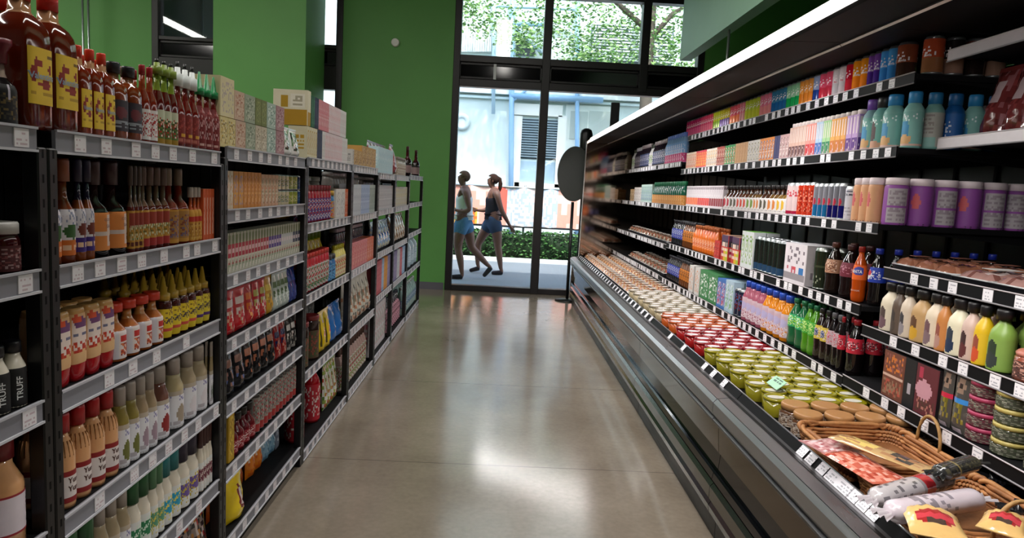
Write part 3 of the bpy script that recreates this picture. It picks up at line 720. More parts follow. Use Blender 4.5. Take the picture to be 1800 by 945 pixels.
# lamps of the coolers: one long tube under each canopy
for a, b in zip(YC, YC[1:]):
    ld = bpy.data.lights.new('cooler_lamp', 'AREA'); ld.shape = 'RECTANGLE'; ld.size = b - a - .1; ld.size_y = .02; ld.energy = COOL * (b - a); ld.color = (1, .97, .95)
    lo = bpy.data.objects.new('cooler_lamp', ld); C.objects.link(lo); lo.location = (1.098, (a + b) / 2, 2.044)
    dr = Vector((.36, 0, -.95)).normalized(); lo.rotation_euler = dr.to_track_quat('-Z', 'X').to_euler()
t = empty('sign_holder', (1.25, 8.2, 2.1235)); tag(t, 'small black upright sign holder standing on top of the far cooler', 'sign holder')
m = MB('plastic'); m.box(-.07, .07, -.05, .05, 0, .015, '0c0c0e', None, .004); m.build('foot', t)
m = MB('plastic'); m.box(-.05, .05, -.012, .012, .016, .34, '101014', None, .005); m.build('board', t)
# ---------------------------------------------------------------- stand behind the cooler's far end
t = empty('display_stand', (.93, 9.2, 0)); tag(t, 'dark stand with oval board behind the far end of the cooler', 'stand')
m = MB('dark_metal'); m.lathe([(.16, 0), (.16, .015), (.03, .03)], '151517', 'dark_metal'); m.build('base', t)
m = MB('dark_metal'); m.tube([(0, 0, .02), (0, 0, 1.3)], .02, '151517', 'dark_metal'); m.build('pole', t)
m = MB('plastic'); v = [(sup(2 * PI * i / 40, 2)) for i in range(40)]
m.prism([(c * .22, 1.66 + s_ * .355) for c, s_ in v], .0, .03, '2c312c', 'plastic'); m.build('oval_board', t)
t2 = empty('round_topped_post', (1.09, 9.5, 0)); tag(t2, 'black round-topped post rising above the cooler end', 'post')
m = MB('dark_metal'); m.tube([(0, 0, 0), (0, 0, 2.0)], .03, '101012', 'dark_metal'); m.build('pole', t2)
m = MB('plastic'); m.lathe([(.08, 1.98), (.085, 2.0), (.085, 2.2), (.07, 2.25), (.03, 2.275)], '0c0c0f', seg=20); m.build('round_head', t2)
# ---------------------------------------------------------------- goods on the racks
YL = 'e2bc2e'
def yel_art(base=YL, blob='8c1c14', t='6f7f8f'):
    return (base, ('e', .3, .52, .16, .15, blob), ('e', .42, .72, .07, .09, blob), ('e', .64, .64, .07, .07, blob), ('e', .56, .36, .1, .07, blob), ('t', .1, .9, .06, .2, 'b58e1e', 2), ('r', .55, .9, .84, .88, '7a5a14'))
VAL = [('Valentina', .028, .33, '6e8496')]
big_hot = bot('hot_sauce_bottle', 'big hot sauce bottle, red cap', .079, .288, 'flask', '5e1a08', 'c9281c', .032, (.2, .64, yel_art()), sq=5, cr=.018, txt=[('Valentina', .0185, .42, '8ea6bc')], neckcol='b98a66', span=.74)
hot = bot('hot_sauce_bottle', 'small hot sauce bottle, orange cap', .066, .2, 'flask', '74220a', 'dc3a1c', .026, (.11, .6, yel_art()), sq=4.5, cr=.014, txt=[('Valentina', .0125, .36, '8ea6bc')], neckcol='b98a66', span=.74)
blk = bot('hot_sauce_bottle', 'brown sauce bottle, black label', .05, .19, 'flask', '7a3412', '14121a', .026, (.14, .6, ('241a26', ('e', .4, .6, .18, .2, '5e1420'), ('t', .1, .9, .1, .35, '8a8f96', 3))), sq=3, cr=.014, neckcol='9a6a4a')
redhot = bot('hot_sauce_bottle', 'amber sauce bottle, white label', .046, .205, 'neck', '7c2410', 'a81c28', .024, (.06, .5, ('e8e2e0', ('n', .05, .95, .1, .9, ['a8202c', 'c04a3a', None, None, 'd8c0bc'], 0, 3))), neckcol='8c3a1c')
tap = bot('chilli_sauce_bottle', 'chilli sauce bottle, green shrink sleeve', .034, .235, 'neck', '5c120c', '7f9430', .04, (.02, .5, ('55702a', ('r', 0, 1, .7, 1, 'c8ccb0'), ('n', .1, .9, .25, .75, ['b03020', 'e0d8c0', '2c3c1c', None], 0, 5), ('r', 0, 1, 0, .15, 'a07c1c'))), ck='drip', base='121212', capfin='plastic', neckcol='7f9430', cr=.0135)
srw = bot('chilli_sauce_bottle', 'slim chilli sauce bottle, white cap', .036, .25, 'neck', '701510', 'e9eeee', .07, (.08, .55, ('7e201a', ('n', .2, .8, .4, .9, ['a84038', None, None], 0, 4), ('r', .3, .7, .2, .32, 'd09a2c'), ('t', .1, .9, .02, .18, 'b86a5c', 2))), ck='drip', base='101014', cr=.013)
srg = bot('chilli_sauce_bottle', 'slim chilli sauce bottle, green cap', .036, .245, 'neck', '6c1212', '15864a', .07, (.05, .8, ('74181a', ('n', .15, .85, .2, .95, ['c8a0a0', '9c4040', None, None], 0, 6), ('t', .1, .9, .02, .1, 'd0a8a0', 1))), ck='cone', cr=.013)
vamp = bot('salsa_bottle', 'dark salsa bottle, flared maroon cap', .058, .165, 'neck', '140e12', '6e1626', .045, (.04, .66, ('131014', ('n', .1, .9, .1, .8, ['6e5a30', '3c3428', None, None], 0, 2), ('r', .35, .42, .6, 1, 'c8c0d0'))), ck='flare', cr=.019, neckcol='a08a80')
jarw = bot('jam_jar', 'dark red jar with white lid', .066, .1, 'jar', '3a0c10', 'd8d4d2', .022, (.05, .7, ('4a1418', ('n', .1, .9, .1, .9, ['7a3a3c', 'a08080', None, None], 0, 7))), ck='wide', cat='jar')
truff = bot('truffle_sauce_bottle', 'black labelled sauce bottle, white shoulders', .052, .135, 'ranch', 'e0d8c8', '15151c', .022, (0.0, .72, '141416'), ck='wide', cr=.018, txt=[('TRUFF', .017, .36, 'e6e6e6', -.45, 1)])
ranch = bot('salad_dressing_bottle', 'broad peach dressing bottle, maroon cap', .092, .235, 'ranch', 'd9a272', '6a1018', .05, (.16, .62, ('ded2da', ('r', 0, 1, .95, 1, '9a2430'), ('r', 0, 1, 0, .05, '9a2430'), ('n', .62, .9, .15, .8, ['6a6670', '9a94a0', None], 0, 3))), cr=.03, ck='wide')
W0 = lambda s: (lambda y: (s + ' shelf, first rack', 'L')); 
def WL(sh, rk): return (sh + ' shelf, ' + rk + ' rack', 'L')
def L(z, y0, items, sh, rk, **k): run('L', XF, z, y0, items, WL(sh, rk), **k)
# first rack
L(Z1[0], 1.19, [(vamp, 1.437, {'y': 1, 'n': 4})], 'top', 'first')
for i, (x, y) in enumerate(((-1.10, 1.50), (-1.10, 1.60), (-1.2, 1.43))):
    put(big_hot, (x, y, Z1[0] + .0015), 0, where=WL('top', 'second'), row='rear row')
L(Z1[1], 1.15, [(jarw, 1.45, {'y': 1, 'n': 4, 'h': 1})], 'second', 'first', rows=1)
L(Z1[2], 1.19, [(truff, 1.45, {'y': 1, 'n': 5})], 'third', 'first', rows=2)
L(Z1[3], 1.16, [(ranch, 1.45, {'y': 1, 'n': 3})], 'fourth', 'first', rows=1)
L(Z1[4], 1.16, [(ranch, 1.45, {'y': 1, 'n': 3})], 'fifth', 'first', rows=1)
# second rack
L(Z1[0], 1.44, [(big_hot, 145, {'n': 2}), (hot, 206.5, {'n': 3}), (blk, 242.5, {'n': 2}), (redhot, 269.5, {'n': 2}), (tap, 309, {'n': 3}), (srw, 346, {'n': 3}), (srg, 383, {'n': 3})], 'top', 'second', back=.015)
for p, px, n in ((hot, 160, 2), (redhot, 232, 2), (tap, 278, 2), (srw, 322, 3)):
    y = ypx(px, XF - .09, Z1[0])
    for i in range(n): put(p, (XF - .11, y + i * p.w * 1.05, Z1[0] + .0015), 0, where=WL('top', 'second'), row='second row')
lab = lambda c2, e: ('dcd6dc', ('n', .1, .9, .6, 1, ['8a8fa8', None, None], 0, 4), ('e', .5, .52, .3, .16, e), ('r', 0, 1, 0, .36, c2), ('t', .1, .9, .05, .25, 'e8c0a0', 2))
dr1 = bot('salad_dressing_bottle', 'amber dressing bottle, orange label', .05, .232, 'neck', '7a3214', '8c4a2c', .05, (.1, .66, lab('cf6a1e', '2f5a24')), cr=.016, neckcol='8c4a2c')
dr2 = bot('salad_dressing_bottle', 'amber dressing bottle, purple label', .05, .232, 'neck', '8c4414', '1e1838', .05, (.12, .66, lab('3a1c78', '6e2c1c')), cr=.016, neckcol='1e1838')
sat = bot('satay_sauce_bottle', 'dark bottle with tan satay label', .066, .235, 'wine', '120c0c', '341014', .06, (.1, .62, ('d8833c', ('r', .5, 1, .1, .97, 'd9c0b4'), ('e', .78, .32, .2, .14, '7c2c12'), ('r', 0, .5, .4, .52, 'cdbcb4'))), cr=.017, neckcol='2a0e10', txt=[('COOKING', .0095, .52, '8c6a5a', .42), ('SATAY', .0115, .43, '8c6a5a', .42)])
chl = bot('hot_sauce_bottle', 'slim hot sauce bottle, gold label', .038, .225, 'wine', '561a10', '4a3a34', .05, (.06, .62, ('b8862c', ('r', .08, .92, .55, .92, '8c3020'), ('n', .1, .9, .2, .6, ['d8d8b0', '5c6c30', '8c6a28', None], 0, 2), ('t', 0, 1, .02, .15, '5a1c14', 2))), cr=.012, neckcol='6a5444')
chr_ = bot('hot_sauce_bottle', 'slim hot sauce bottle, red striped label', .038, .225, 'wine', '561a10', '5a4238', .05, (.06, .62, ('bc8a30', ('r', .08, .92, .6, .94, '96321f'), ('n', .1, .9, .3, .6, ['d8d8b0', '5c6c30', '8c6a28', None], 0, 5), ('r', 0, 1, .02, .2, 'a02420'))), cr=.012, neckcol='7a5c4a')
octa = bot('hot_sauce_bottle', 'squat hot sauce bottle, octagonal label', .056, .225, 'wine', '6e1f10', '7a6654', .05, (.04, .6, ('c08a2c', ('r', .16, .84, .1, .92, 'a47434'), ('n', .22, .78, .18, .84, ['7c3c24', '6a5a70', None], 0, 5))), cr=.012, neckcol='7c2418')
shot = bot('hot_sauce_bottle', 'short hot sauce bottle, pale cap', .04, .17, 'wine', 'b04a1c', 'c8bcb4', .03, (.04, .72, ('c89234', ('r', 0, 1, .6, .8, 'b82c1c'), ('n', 0, 1, .05, .55, ['9a5a20', None, 'd8b060'], 0, 3))), cr=.014)
obox = box('sauce_carton', 'slim tall orange sauce carton', .036, .05, .165, ('c9521c', ('r', .25, .75, .12, .85, 'd8a48c'), ('n', .25, .75, .2, .9, ['b03c18', None, None], 0, 3)), 'c24c1a', 'd88a60', txt=None)
L(Z1[1], ypx(92, XF - .02, Z1[1]), [(dr1, 126, {'n': 2}), (dr2, 157, {'n': 2}), (sat, 214, {'n': 2}), (chl, 245, {'n': 3}), (chr_, 293, {'n': 4}), (octa, 325, {'n': 2}), (shot, 348, {'n': 3}), (obox, 386, {'n': 4})], 'second', 'second')
for i, (px, c, d) in enumerate(((190, ('5c7a1c', ('n', 0, 1, 0, 1, ['7c9a2c', '3a5014', None], 0, 3)), 'crumpled green snack bag laid under top shelf'), (230, ('2f7fae', ('n', 0, 1, 0, 1, ['8cc4dc', '1c5c8c', None, 'd0e4ec'], 0, 5)), 'crumpled blue snack bag laid under top shelf'), (288, ('3a3838', ('n', 0, 1, 0, 1, ['6a6460', '2a2828', None], 0, 7)), 'crumpled grey snack bag laid under top shelf'))):
    b = bag('snack_bag', d, .13, .03, .17, c, flat=True, seed=i); y = ypx(px, XF - .06, 1.44)
    o = put(b, (-1.16, y + .06, 1.4375 - .0), PI, scale=(1, 1, .45)); o['label'] = d + ', over hot sauce bottles'; o['group'] = ''
mayo = bot('mayonnaise_bottle', 'tan mayonnaise bottle, red base cap', .062, .17, 'tottle', 'cf9c5e', 'cf9c5e', 0, (.24, .92, ('dcae7c', ('r', .2, .85, .3, .9, 'e6d2c8'), ('e', .5, .82, .25, .1, '6a3a6a'), ('e', .35, .9, .15, .08, 'cf4a20'), ('t', .25, .8, .45, .6, '6c6a84', 2), ('n', .2, .85, .2, .42, ['c84a20', 'b82c18', None], 0, 4))), base='a8121c', sq=3, d=.045)
mayo.parts[0][1].c[:] = [hx('a8121c') if (sum(mayo.parts[0][1].v[k][2] for k in f) / len(f)) < .042 else c for f, c in zip(mayo.parts[0][1].f, mayo.parts[0][1].c)]
rcj = bot('sauce_jar', 'orange sauce bottle with red cap', .056, .15, 'neck', 'a85a26', 'd43a20', .022, (.06, .62, ('dcd0cc', ('r', 0, .32, 0, 1, 'd0ccd2'), ('r', .35, 1, .6, .85, 'c02a24'), ('n', .35, 1, .1, .55, ['b03c20', '8c2c1c', 'cf6a3a', None], 0, 4))), cr=.021, neckcol='b87a3c')
noz = bot('squeeze_bottle', 'brown squeeze bottle, yellow nozzle', .046, .185, 'tottle', '3a1410', 'b8922c', .07, (.06, .8, ('dcc024', ('n', .05, .95, .45, .72, ['4a3c3c', '6a5c3c', None], 0, 4), ('r', .1, .9, .2, .34, 'cf5040'), ('n', .2, .8, .8, 1, ['8c6a1c', None], 0, 5))), ck='cone', cr=.017, txt=None)
noz2 = bot('squeeze_bottle', 'brown nozzle bottle, purple striped label', .046, .185, 'tottle', '3a1410', 'b8922c', .07, (.06, .85, ('d0bc30', ('n', .05, .95, .45, .72, ['4a3c3c', '6a5c3c', None], 0, 6), ('r', .1, .9, .2, .36, '4c2470'), ('n', .2, .8, .8, 1, ['8c6a1c', None], 0, 2))), ck='cone', cr=.017)
noz3 = bot('squeeze_bottle', 'brown nozzle bottle, green striped label', .046, .185, 'tottle', '3a1410', 'b8922c', .07, (.04, .95, ('b8a840', ('n', .05, .95, .45, .72, ['4a3c3c', '6a5c3c', None], 0, 6), ('r', .1, .9, .2, .36, '7c8c24'), ('n', .2, .8, .8, 1, ['8c6a1c', 'cfae2c', None], 0, 2))), ck='cone', cr=.017)
L(Z1[2], ypx(103, XF - .02, Z1[2]), [(mayo, 194, {'n': 4, 'rows': 2}), (rcj, 280, {'n': 4, 'rows': 1}), (noz, 340, {'n': 4, 'rows': 4}), (noz2, 363.5, {'n': 2, 'rows': 4}), (noz3, 385, {'n': 2, 'rows': 3})], 'third', 'second')
yum = bot('yum_yum_sauce_bottle', 'ribbed peach sauce bottle, red cap', .062, .222, 'squeeze', 'd8a070', 'a40f16', .045, (.08, .5, ('dcd0cc', ('r', 0, 1, .84, 1, '8c1a1c'), ('r', 0, 1, 0, .18, '8c1a1c'))), cr=.02, ck='wide', txt=[('Yum', .018, .37, '4a2420'), ('Yum', .018, .26, '4a2420')])
m = yum.parts[0][1]
for i in range(18):
    a = 2 * PI * i / 18; m.tube([(.0305 * math.cos(a) * q, .0305 * math.sin(a) * q, z) for q, z in ((1, .122), (.93, .142), (.75, .158))], .0015, 'b98050', None, 5)
def dress(c, e, n=5, dsc='clear-topped dressing bottle, white label', sd=1):
    b = bot('salad_dressing_bottle', dsc, .056, .215, 'dress', 'b8aa98', 'a0948a', .05, (.0, .62, ('dcdade', ('e', .45, .42, .16, .28, e), ('n', .1, .9, .85, 1, ['8c88b0', None, None], 0, sd), ('t', .1, .45, .1, .3, 'b0a8ac', 3))), cr=.019, ck='wide', neckcol='cfc6ba')
    bm = b.parts[0][1]
    for i, f in enumerate(bm.f):
        z = sum(bm.v[k][2] for k in f) / len(f)
        if z > .108: bm.c[i] = hx(c)
    return b
DR = [dress('8a7a3c', '6a6c30', dsc='dressing bottle, avocado on white label'), dress('a08a6c', '9c8490', dsc='dressing bottle, fig on white label', sd=2), dress('6a4438', '8c2424', dsc='dressing bottle, red pepper on label', sd=3), dress('b4a47c', 'a0907c', dsc='pale dressing bottle, grey plant label', sd=4), dress('a89678', 'd8d0d4', dsc='pale dressing bottle, printed back label', sd=5), dress('9c8a68', '3c4c34', dsc='dressing bottle, dark leaf on label', sd=6)]
L(Z1[3], ypx(117, XF - .02, Z1[3]), [(yum, 199.5, {'n': 4}), (DR[0], 237, {'n': 2}), (DR[1], 268, {'n': 2}), (DR[2], 294, {'n': 1}), (DR[3], 320, {'n': 1}), (DR[4], 359, {'n': 2}), (DR[5], 386, {'n': 2})], 'fourth', 'second', rows=2, maxh=.235)
def rbot(dsc, capc, l1, l2, sd): return bot('ranch_dressing_bottle', dsc, .052, .225, 'dress', 'e4dac8', capc, .075, (.02, .66, ('dcdcd8', ('r', 0, 1, .35, .8, l1), ('n', .1, .9, .1, .9, [l2, None, None], 0, sd))), cr=.0215, ck='wide')
RB = [rbot('creamy dressing bottle, dark green cap', '15582c', '2c7c50', 'cfe0d0', 1), rbot('creamy dressing bottle, sage cap', '4c7a54', '5c9878', 'd8c85c', 2), rbot('creamy dressing bottle, teal cap', '147478', '2c9cc0', 'e0d060', 3), rbot('creamy dressing bottle, dark purple cap', '241c34', '6c5498', 'c8b040', 4), rbot('creamy dressing bottle, brown cap', '3c1a18', '6c2c3c', 'd8c8c0', 5)]
L(Z1[4], ypx(124, XF - .02, Z1[4]), [(RB[0], 165, {'n': 2}), (DR[4], 222, {'n': 3}), (RB[0], 258, {'n': 2}), (RB[1], 280, {'n': 2}), (RB[2], 311, {'n': 2}), (RB[3], 343, {'n': 2}), (RB[4], 388, {'n': 4})], 'fifth', 'second', rows=2, maxh=.235)
snk = bag('snack_bag', 'upright glossy snack bag, mixed print', .13, .06, .2, ('8c7c74', ('n', 0, 1, 0, 1, ['3c2c2c', 'c8b8b0', 'a03030', 'b87c3c', '28282c', None], 0, 3)))
L(Z1[5], ypx(210, XF - .02, Z1[5]), [(snk, 386, {'n': 5, 'jit': .3})], 'bottom', 'second', rows=1)
# third rack
def bx(dsc, base, pal, w=.085, h=.1, d=.1, sd=1, top=None, nm='food_carton', **k):
    return box(nm, dsc, w, d, h, (base, ('n', .08, .92, .1, .9, pal, 0, sd)), (base, ('t', .15, .85, .2, .7, pal[0] or base, 4)), top or base, **k)
lo = [bx('cream and yellow food carton', 'd8c88c', ['c09a2c', 'e8d8a8', None, '8c7a50'], sd=1), bx('peach printed food carton', 'c8a890', ['a86c50', 'd8c0a8', None], sd=2), bx('grey-green food carton', '9aa48c', ['6c7860', 'c0c4b0', None], sd=3), bx('beige printed food carton', 'c4b8a0', ['8c7c60', 'e0d8c4', None], sd=4), bx('mint food carton', 'a8bcb0', ['e0e8e0', '6c8c7c', None, None], sd=5), bx('rose printed food carton', 'a87c80', ['8c5058', 'c8a8a8', None], sd=6)]
up = [bx('cream carton with yellow top band', 'd8cca0', ['b8a8a0', None, None], w=.12, h=.13, sd=3, top='e8c020'), lo[1], lo[2], bx('olive green food carton', '6c7438', ['8c9450', None], sd=7), lo[4], lo[5]]
y0 = ypx(384, XF - .02, Z2[0])
L(Z2[0], y0, [(lo[0], 414, {'n': 2}), (lo[1], 432), (lo[2], 449), (lo[3], 469), (lo[4], 485), (lo[5], 500)], 'top', 'third', back=.015, rown='lower layer', maxh=.1)
L(Z2[0] + .102, y0, [(up[0], 412, {'n': 1}), (up[1], 430), (up[2], 449), (up[3], 469), (up[4], 485), (up[5], 500)], 'top', 'third', back=.015, rown='upper layer')
goldc = box('gift_carton', 'cream and gold gift carton', .045, .15, .165, ('e4dcc0', ('r', 0, 1, 0, .4, 'b88c1c')), ('e4dcc0', ('r', 0, 1, 0, .42, 'b88c1c'), ('r', .18, .42, .5, .85, 'b8901c'), ('r', .52, .9, .48, .9, 'ece6d4'), ('t', .56, .86, .55, .85, 'b0a890', 4)), 'e4dcc0')
wg = bag('pasta_bag', 'white bag with green print', .09, .05, .13, ('e4e4e0', ('n', .1, .9, .1, .9, ['5c7c50', 'c8ccc4', None, '303c30'], 0, 3)))
L(Z2[0], ypx(500, XF - .02, Z2[0]), [(wg, 531, {'n': 2})], 'top', 'third', back=.015)
tea = [bx('slim white and orange drink carton', 'dccab0', ['c87c3c', None, 'e8e0d8'], w=.04, h=.135, d=.07, sd=1), bx('slim orange and blue drink carton', 'd08c3c', ['7c84b0', 'e0a850', None], w=.04, h=.135, d=.07, sd=2), bx('slim orange drink carton', 'cf8430', ['a85c20', 'e8b070', None], w=.04, h=.135, d=.07, sd=3), bx('slim salmon and cream carton', 'd0a080', ['b86040', 'e0d0b8', '8c9470'], w=.04, h=.13, d=.07, sd=4)]
tins = [can('olive green food can', ('8c9440', ('n', 0, 1, .2, .8, ['b8bc58', 'd0c8a0', None], 0, 2)), w=.062, h=.065, name='food_can'), can('navy blue food can', ('24406c', ('n', 0, 1, .2, .8, ['5c7ca0', None], 0, 2)), w=.062, h=.065, name='food_can'), can('cream food can', ('c8bc9c', ('n', 0, 1, .2, .8, ['8c8c60', '6c7c80', None], 0, 3)), w=.062, h=.065, name='food_can')]
y1 = ypx(398, XF - .02, Z2[1])
L(Z2[1], y1, [(tea[0], 410), (tea[1], 428), (tea[2], 459), (tea[3], 489)], 'second', 'third')
L(Z2[1], ypx(489, XF - .02, Z2[1]), [(tins[2], 500), (tins[0], 516), (tins[1], 532, {'n': 1})], 'second', 'third', rown='lower layer')
L(Z2[1] + .068, ypx(489, XF - .02, Z2[1]), [(tins[2], 500), (tins[0], 516), (tins[1], 532, {'n': 1})], 'second', 'third', rown='upper layer')
def sp(dsc, mid, sd=1): return box('soup_carton', dsc, .034, .06, .145, ('c4c0b0', ('r', 0, 1, .38, .72, mid), ('e', .5, .84, .34, .14, '6c7448'), ('n', .1, .9, .05, .35, ['a83040', 'd8d4c8', '5c7c50', None], 0, sd), ('t', .2, .8, .45, .62, 'e0c8cc', 2)), mid, 'c4c0b0', nu=6)
L(Z2[2], ypx(400, XF - .02, Z2[2]), [(sp('slim soup carton, red band', 'a81c34'), 472), (sp('slim soup carton, purple band', '4c2c84', 2), 494), (sp('slim soup carton, pale band', 'b8b8bc', 3), 514), (sp('slim soup carton, navy band', '2c3450', 4), 529)], 'third', 'third')
def pch(dsc, base, pal, w=.085, h=.165, sd=1, d=.045, seal=None, nm='snack_pouch'): return bag(nm, dsc, w, d, h, (base, ('n', .12, .88, .12, .6, pal, 0, sd), ('r', .15, .85, .65, .8, pal[0] or base)), seal or base, seed=sd)
L(Z2[3], ypx(399, XF - .02, Z2[3]), [(pch('red snack pouch, domed white print', 'b81c24', ['dcc8c0', None, 'c88c70'], w=.12), 438, {'n': 2}), (pch('red and orange snack pouch', 'b0181c', ['d86c20', None, 'e0a060'], sd=2), 451), (pch('red snack pouch, green print', 'b01c24', ['b8b060', None, 'd8c0b0'], sd=3), 473), (pch('yellow snack pouch', 'c89420', ['e8c850', None, '8c6c28'], sd=4), 485), (pch('white and green snack pouch', 'b8c4bc', ['5c7450', None, 'e8ece8'], sd=5, w=.06), 511), (pch('navy blue snack pouch', '14307c', ['2c50a0', None], sd=6, w=.06), 524), (pch('white slim snack pouch', 'c8c4c8', ['8c8890', None], sd=7, w=.05), 531)], 'fourth', 'third', rows=1)
blkp = pch('black coffee pouch, copper label', '141214', ['b06c50', None, None, '202024'], w=.075, h=.175, sd=8)
blkp2 = pch('black coffee pouch, blue label', '121318', ['8c6458', '5c6ca0', None, None], w=.075, h=.175, sd=9)
L(Z2[4], ypx(400, XF - .02, Z2[4]), [(blkp2, 437, {'n': 2}), (blkp, 488, {'n': 4}), (pch('red and navy pouch', '8c1c1c', ['1c2450', None, 'c08070'], sd=3), 508), (pch('black and white pouch', '2c2c2c', ['d0ccc8', '888480', None], sd=4), 531, {'n': 2})], 'fifth', 'third')
redj = bot('pasta_sauce_jar', 'dark red sauce jar, black lid', .062, .15, 'neck', '5c1018', '15110f', .03, (.1, .5, ('8c1c28', ('n', .1, .9, .1, .9, ['d8c8c4', None, None], 0, 3))), ck='wide', cr=.02, cat='jar')
silv = can('grey canister with red foot', ('8c8880', ('r', 0, 1, 0, .2, '9c2428'), ('n', .1, .9, .3, .95, ['6c6860', 'b0aca4', 'a04048', None], 0, 4)), w=.05, h=.165, top='6c6a68', name='drink_canister')
L(Z2[5], ypx(402, XF - .02, Z2[5]), [(bx('tall yellow carton', 'b8901c', ['d8b840', '8c6c14'], w=.05, h=.19, d=.08, sd=3), 412), (redj, 441), (silv, 529)], 'sixth', 'third')
ora = pch('orange snack pouch', 'a8480c', ['c8641c', None, '8c3408'], w=.1, h=.18, sd=2)
orw = pch('tall orange and white pouch', 'e07c14', ['e8c8a8', 'd06010', None], w=.08, h=.19, sd=4)
L(Z2[6], ypx(403, XF - .02, Z2[6]), [(ora, 441, {'n': 2}), (orw, 466, {'n': 2}), (pch('light blue grain pouch', '7ca4bc', ['b8d0dc', '5c84a0', None], w=.07, h=.19, sd=5), 488, {'n': 2}), (pch('grey-blue grain pouch', '7c8494', ['a8b0bc', '5c6474', None, 'c8ccd4'], w=.07, h=.18, sd=6), 531)], 'bottom', 'third', rows=1, back=.1)
ypk = bag('napkin_pack', 'bright yellow pack with oval red logo', .15, .07, .17, ('e8c81c', ('e', .55, .55, .16, .3, '7c1c20'), ('e', .55, .55, .07, .18, 'd8c8c4')), 'e8c81c', seed=4)
o = put(ypk, (XF - .052, ypx(424, XF - .02, .1), Z2[6] + .0015), 0); o['label'] = 'bright yellow pack with oval red logo on the bottom shelf, third rack'; o['group'] = ''
# fourth rack
FAR = 3.38
slim = [bx('slim white carton on end', 'dcdad8', ['b89c9c', None, None], w=.03, h=.15, d=.1, sd=2), bx('slim dark green carton', '1c5c3c', ['3c7c5c', None], w=.03, h=.15, d=.1, sd=3), bx('slim navy carton', '1c2440', ['3c4468', None], w=.03, h=.15, d=.1, sd=4), bx('slim pink and red carton', 'd88890', ['c03040', 'e8c8cc', None], w=.03, h=.15, d=.1, sd=5), bx('slim white and pink carton', 'e0ccd0', ['d07880', None, 'e8e4e4'], w=.03, h=.15, d=.1, sd=6), bx('slim cream and gold carton', 'd8d0b0', ['b8901c', None], w=.04, h=.15, d=.1, sd=7)]
y3 = YB[3] + .04
L(Z3[0], y3, [(slim[5], 557), (slim[2], 566), (slim[0], 571), (slim[4], 601), (slim[0], 610)], 'top', 'fourth', back=.015, rown='lower layer')
L(Z3[0] + .153, y3 - .01, [(goldc, 547, {'n': 1}), (slim[1], 553), (slim[2], 560), (slim[3], 578), (slim[4], 598), (slim[0], 608)], 'top', 'fourth', back=.015, rown='upper layer')
def jar2(dsc, body, capc, pal, w=.07, h=.13, sd=1, prof='jar', ch=.025, nm='sauce_jar', cat='jar'): return bot(nm, dsc, w, h, prof, body, capc, ch, (.05, .75, (pal[0] or body, ('n', 0, 1, .05, .95, pal[1:], 0, sd))), ck='wide', cat=cat)
L(Z3[1], y3, [(jar2('red bottle with purple label', 'a01c2c', '8c2430', ['6c2c6c', 'c04030', 'd0ccd8', '3c4c90', None], h=.19, sd=2, nm='drink_bottle', cat='bottle', w=.06), 575), (jar2('blue and orange labelled jar', '4c84b8', 'c89c28', ['c8a050', '5c8cc0', 'd05030', None], h=.16, sd=3), 581), (bx('white carton, grid of print', 'dcd8d4', ['b0a8a8', None, None], w=.09, h=.17, d=.1, sd=5), 606, {'n': 2}), (bx('orange and white carton', 'd86c40', ['e8d8c8', 'c84020', None], w=.04, h=.17, sd=6), 616)], 'second', 'fourth', farY=FAR + 1.3)
L(Z3[1], y3 + .15, [(jar2('glass jar with gold band', 'a8a498', 'dcdcd8', ['b8901c', 'd0b040', None], h=.235, w=.09), 612, {'n': 4})], 'second', 'fourth', back=.17, rown='rear row')
L(Z3[2], y3, [(jar2('striped red and green bottle', 'b82030', 'c8342c', ['c8c0bc', 'b82430', '3c7c4c', None], h=.2, w=.06, nm='drink_bottle', cat='bottle', prof='tottle'), 572), (jar2('blue labelled jar', '2c6ca8', '3c3c40', ['5c9ccc', '1c3c70', None], h=.15), 583), (jar2('cream mustard bottle', 'd8cc70', 'b8b020', ['dcd4b0', 'a8a060', None, 'c84c3c'], h=.19, w=.055, nm='mustard_bottle', cat='bottle', prof='squeeze'), 613)], 'third', 'fourth', rows=1)
L(Z3[2], y3, [(jar2('yellow bottle with green cap', 'c8b01c', '6c8c1c', ['d8c020', 'b89c18', None], h=.26, w=.08, nm='mustard_bottle', cat='bottle', prof='ranch', ch=.04), 610)], 'third', 'fourth', back=.16, rown='rear row')
L(Z3[3], y3, [(jar2('dark canister with red top', '2c1c18', '7c1c20', ['4c3c28', '8c3c30', '3c4c28', None], h=.24, w=.08, prof='tall', nm='drink_canister', cat='canister'), 557, {'n': 2}), (bag('pasta_bag', 'bright yellow pasta bag', .16, .09, .23, ('d8b81c', ('n', .5, .95, .4, .9, ['c8a0b0', 'b83040', None], 0, 3), ('r', .1, .2, .2, .8, '4c4420')), seed=2), 585, {'n': 2}), (bag('pasta_bag', 'blue pasta bag', .16, .08, .23, ('2c6cb8', ('n', .5, .95, .4, .9, ['d8d0d8', None, '5c90d0'], 0, 4)), seed=3), 613, {'n': 2})], 'fourth', 'fourth')
L(Z3[3], y3 + .1, [(jar2('grey jar with white lid', '8c8c88', 'dcdcdc', ['6c6c68', '9c9c98', None], h=.3, w=.09, nm='spice_jar'), 612, {'n': 6})], 'fourth', 'fourth', back=.2, rown='rear row', maxh=.33)
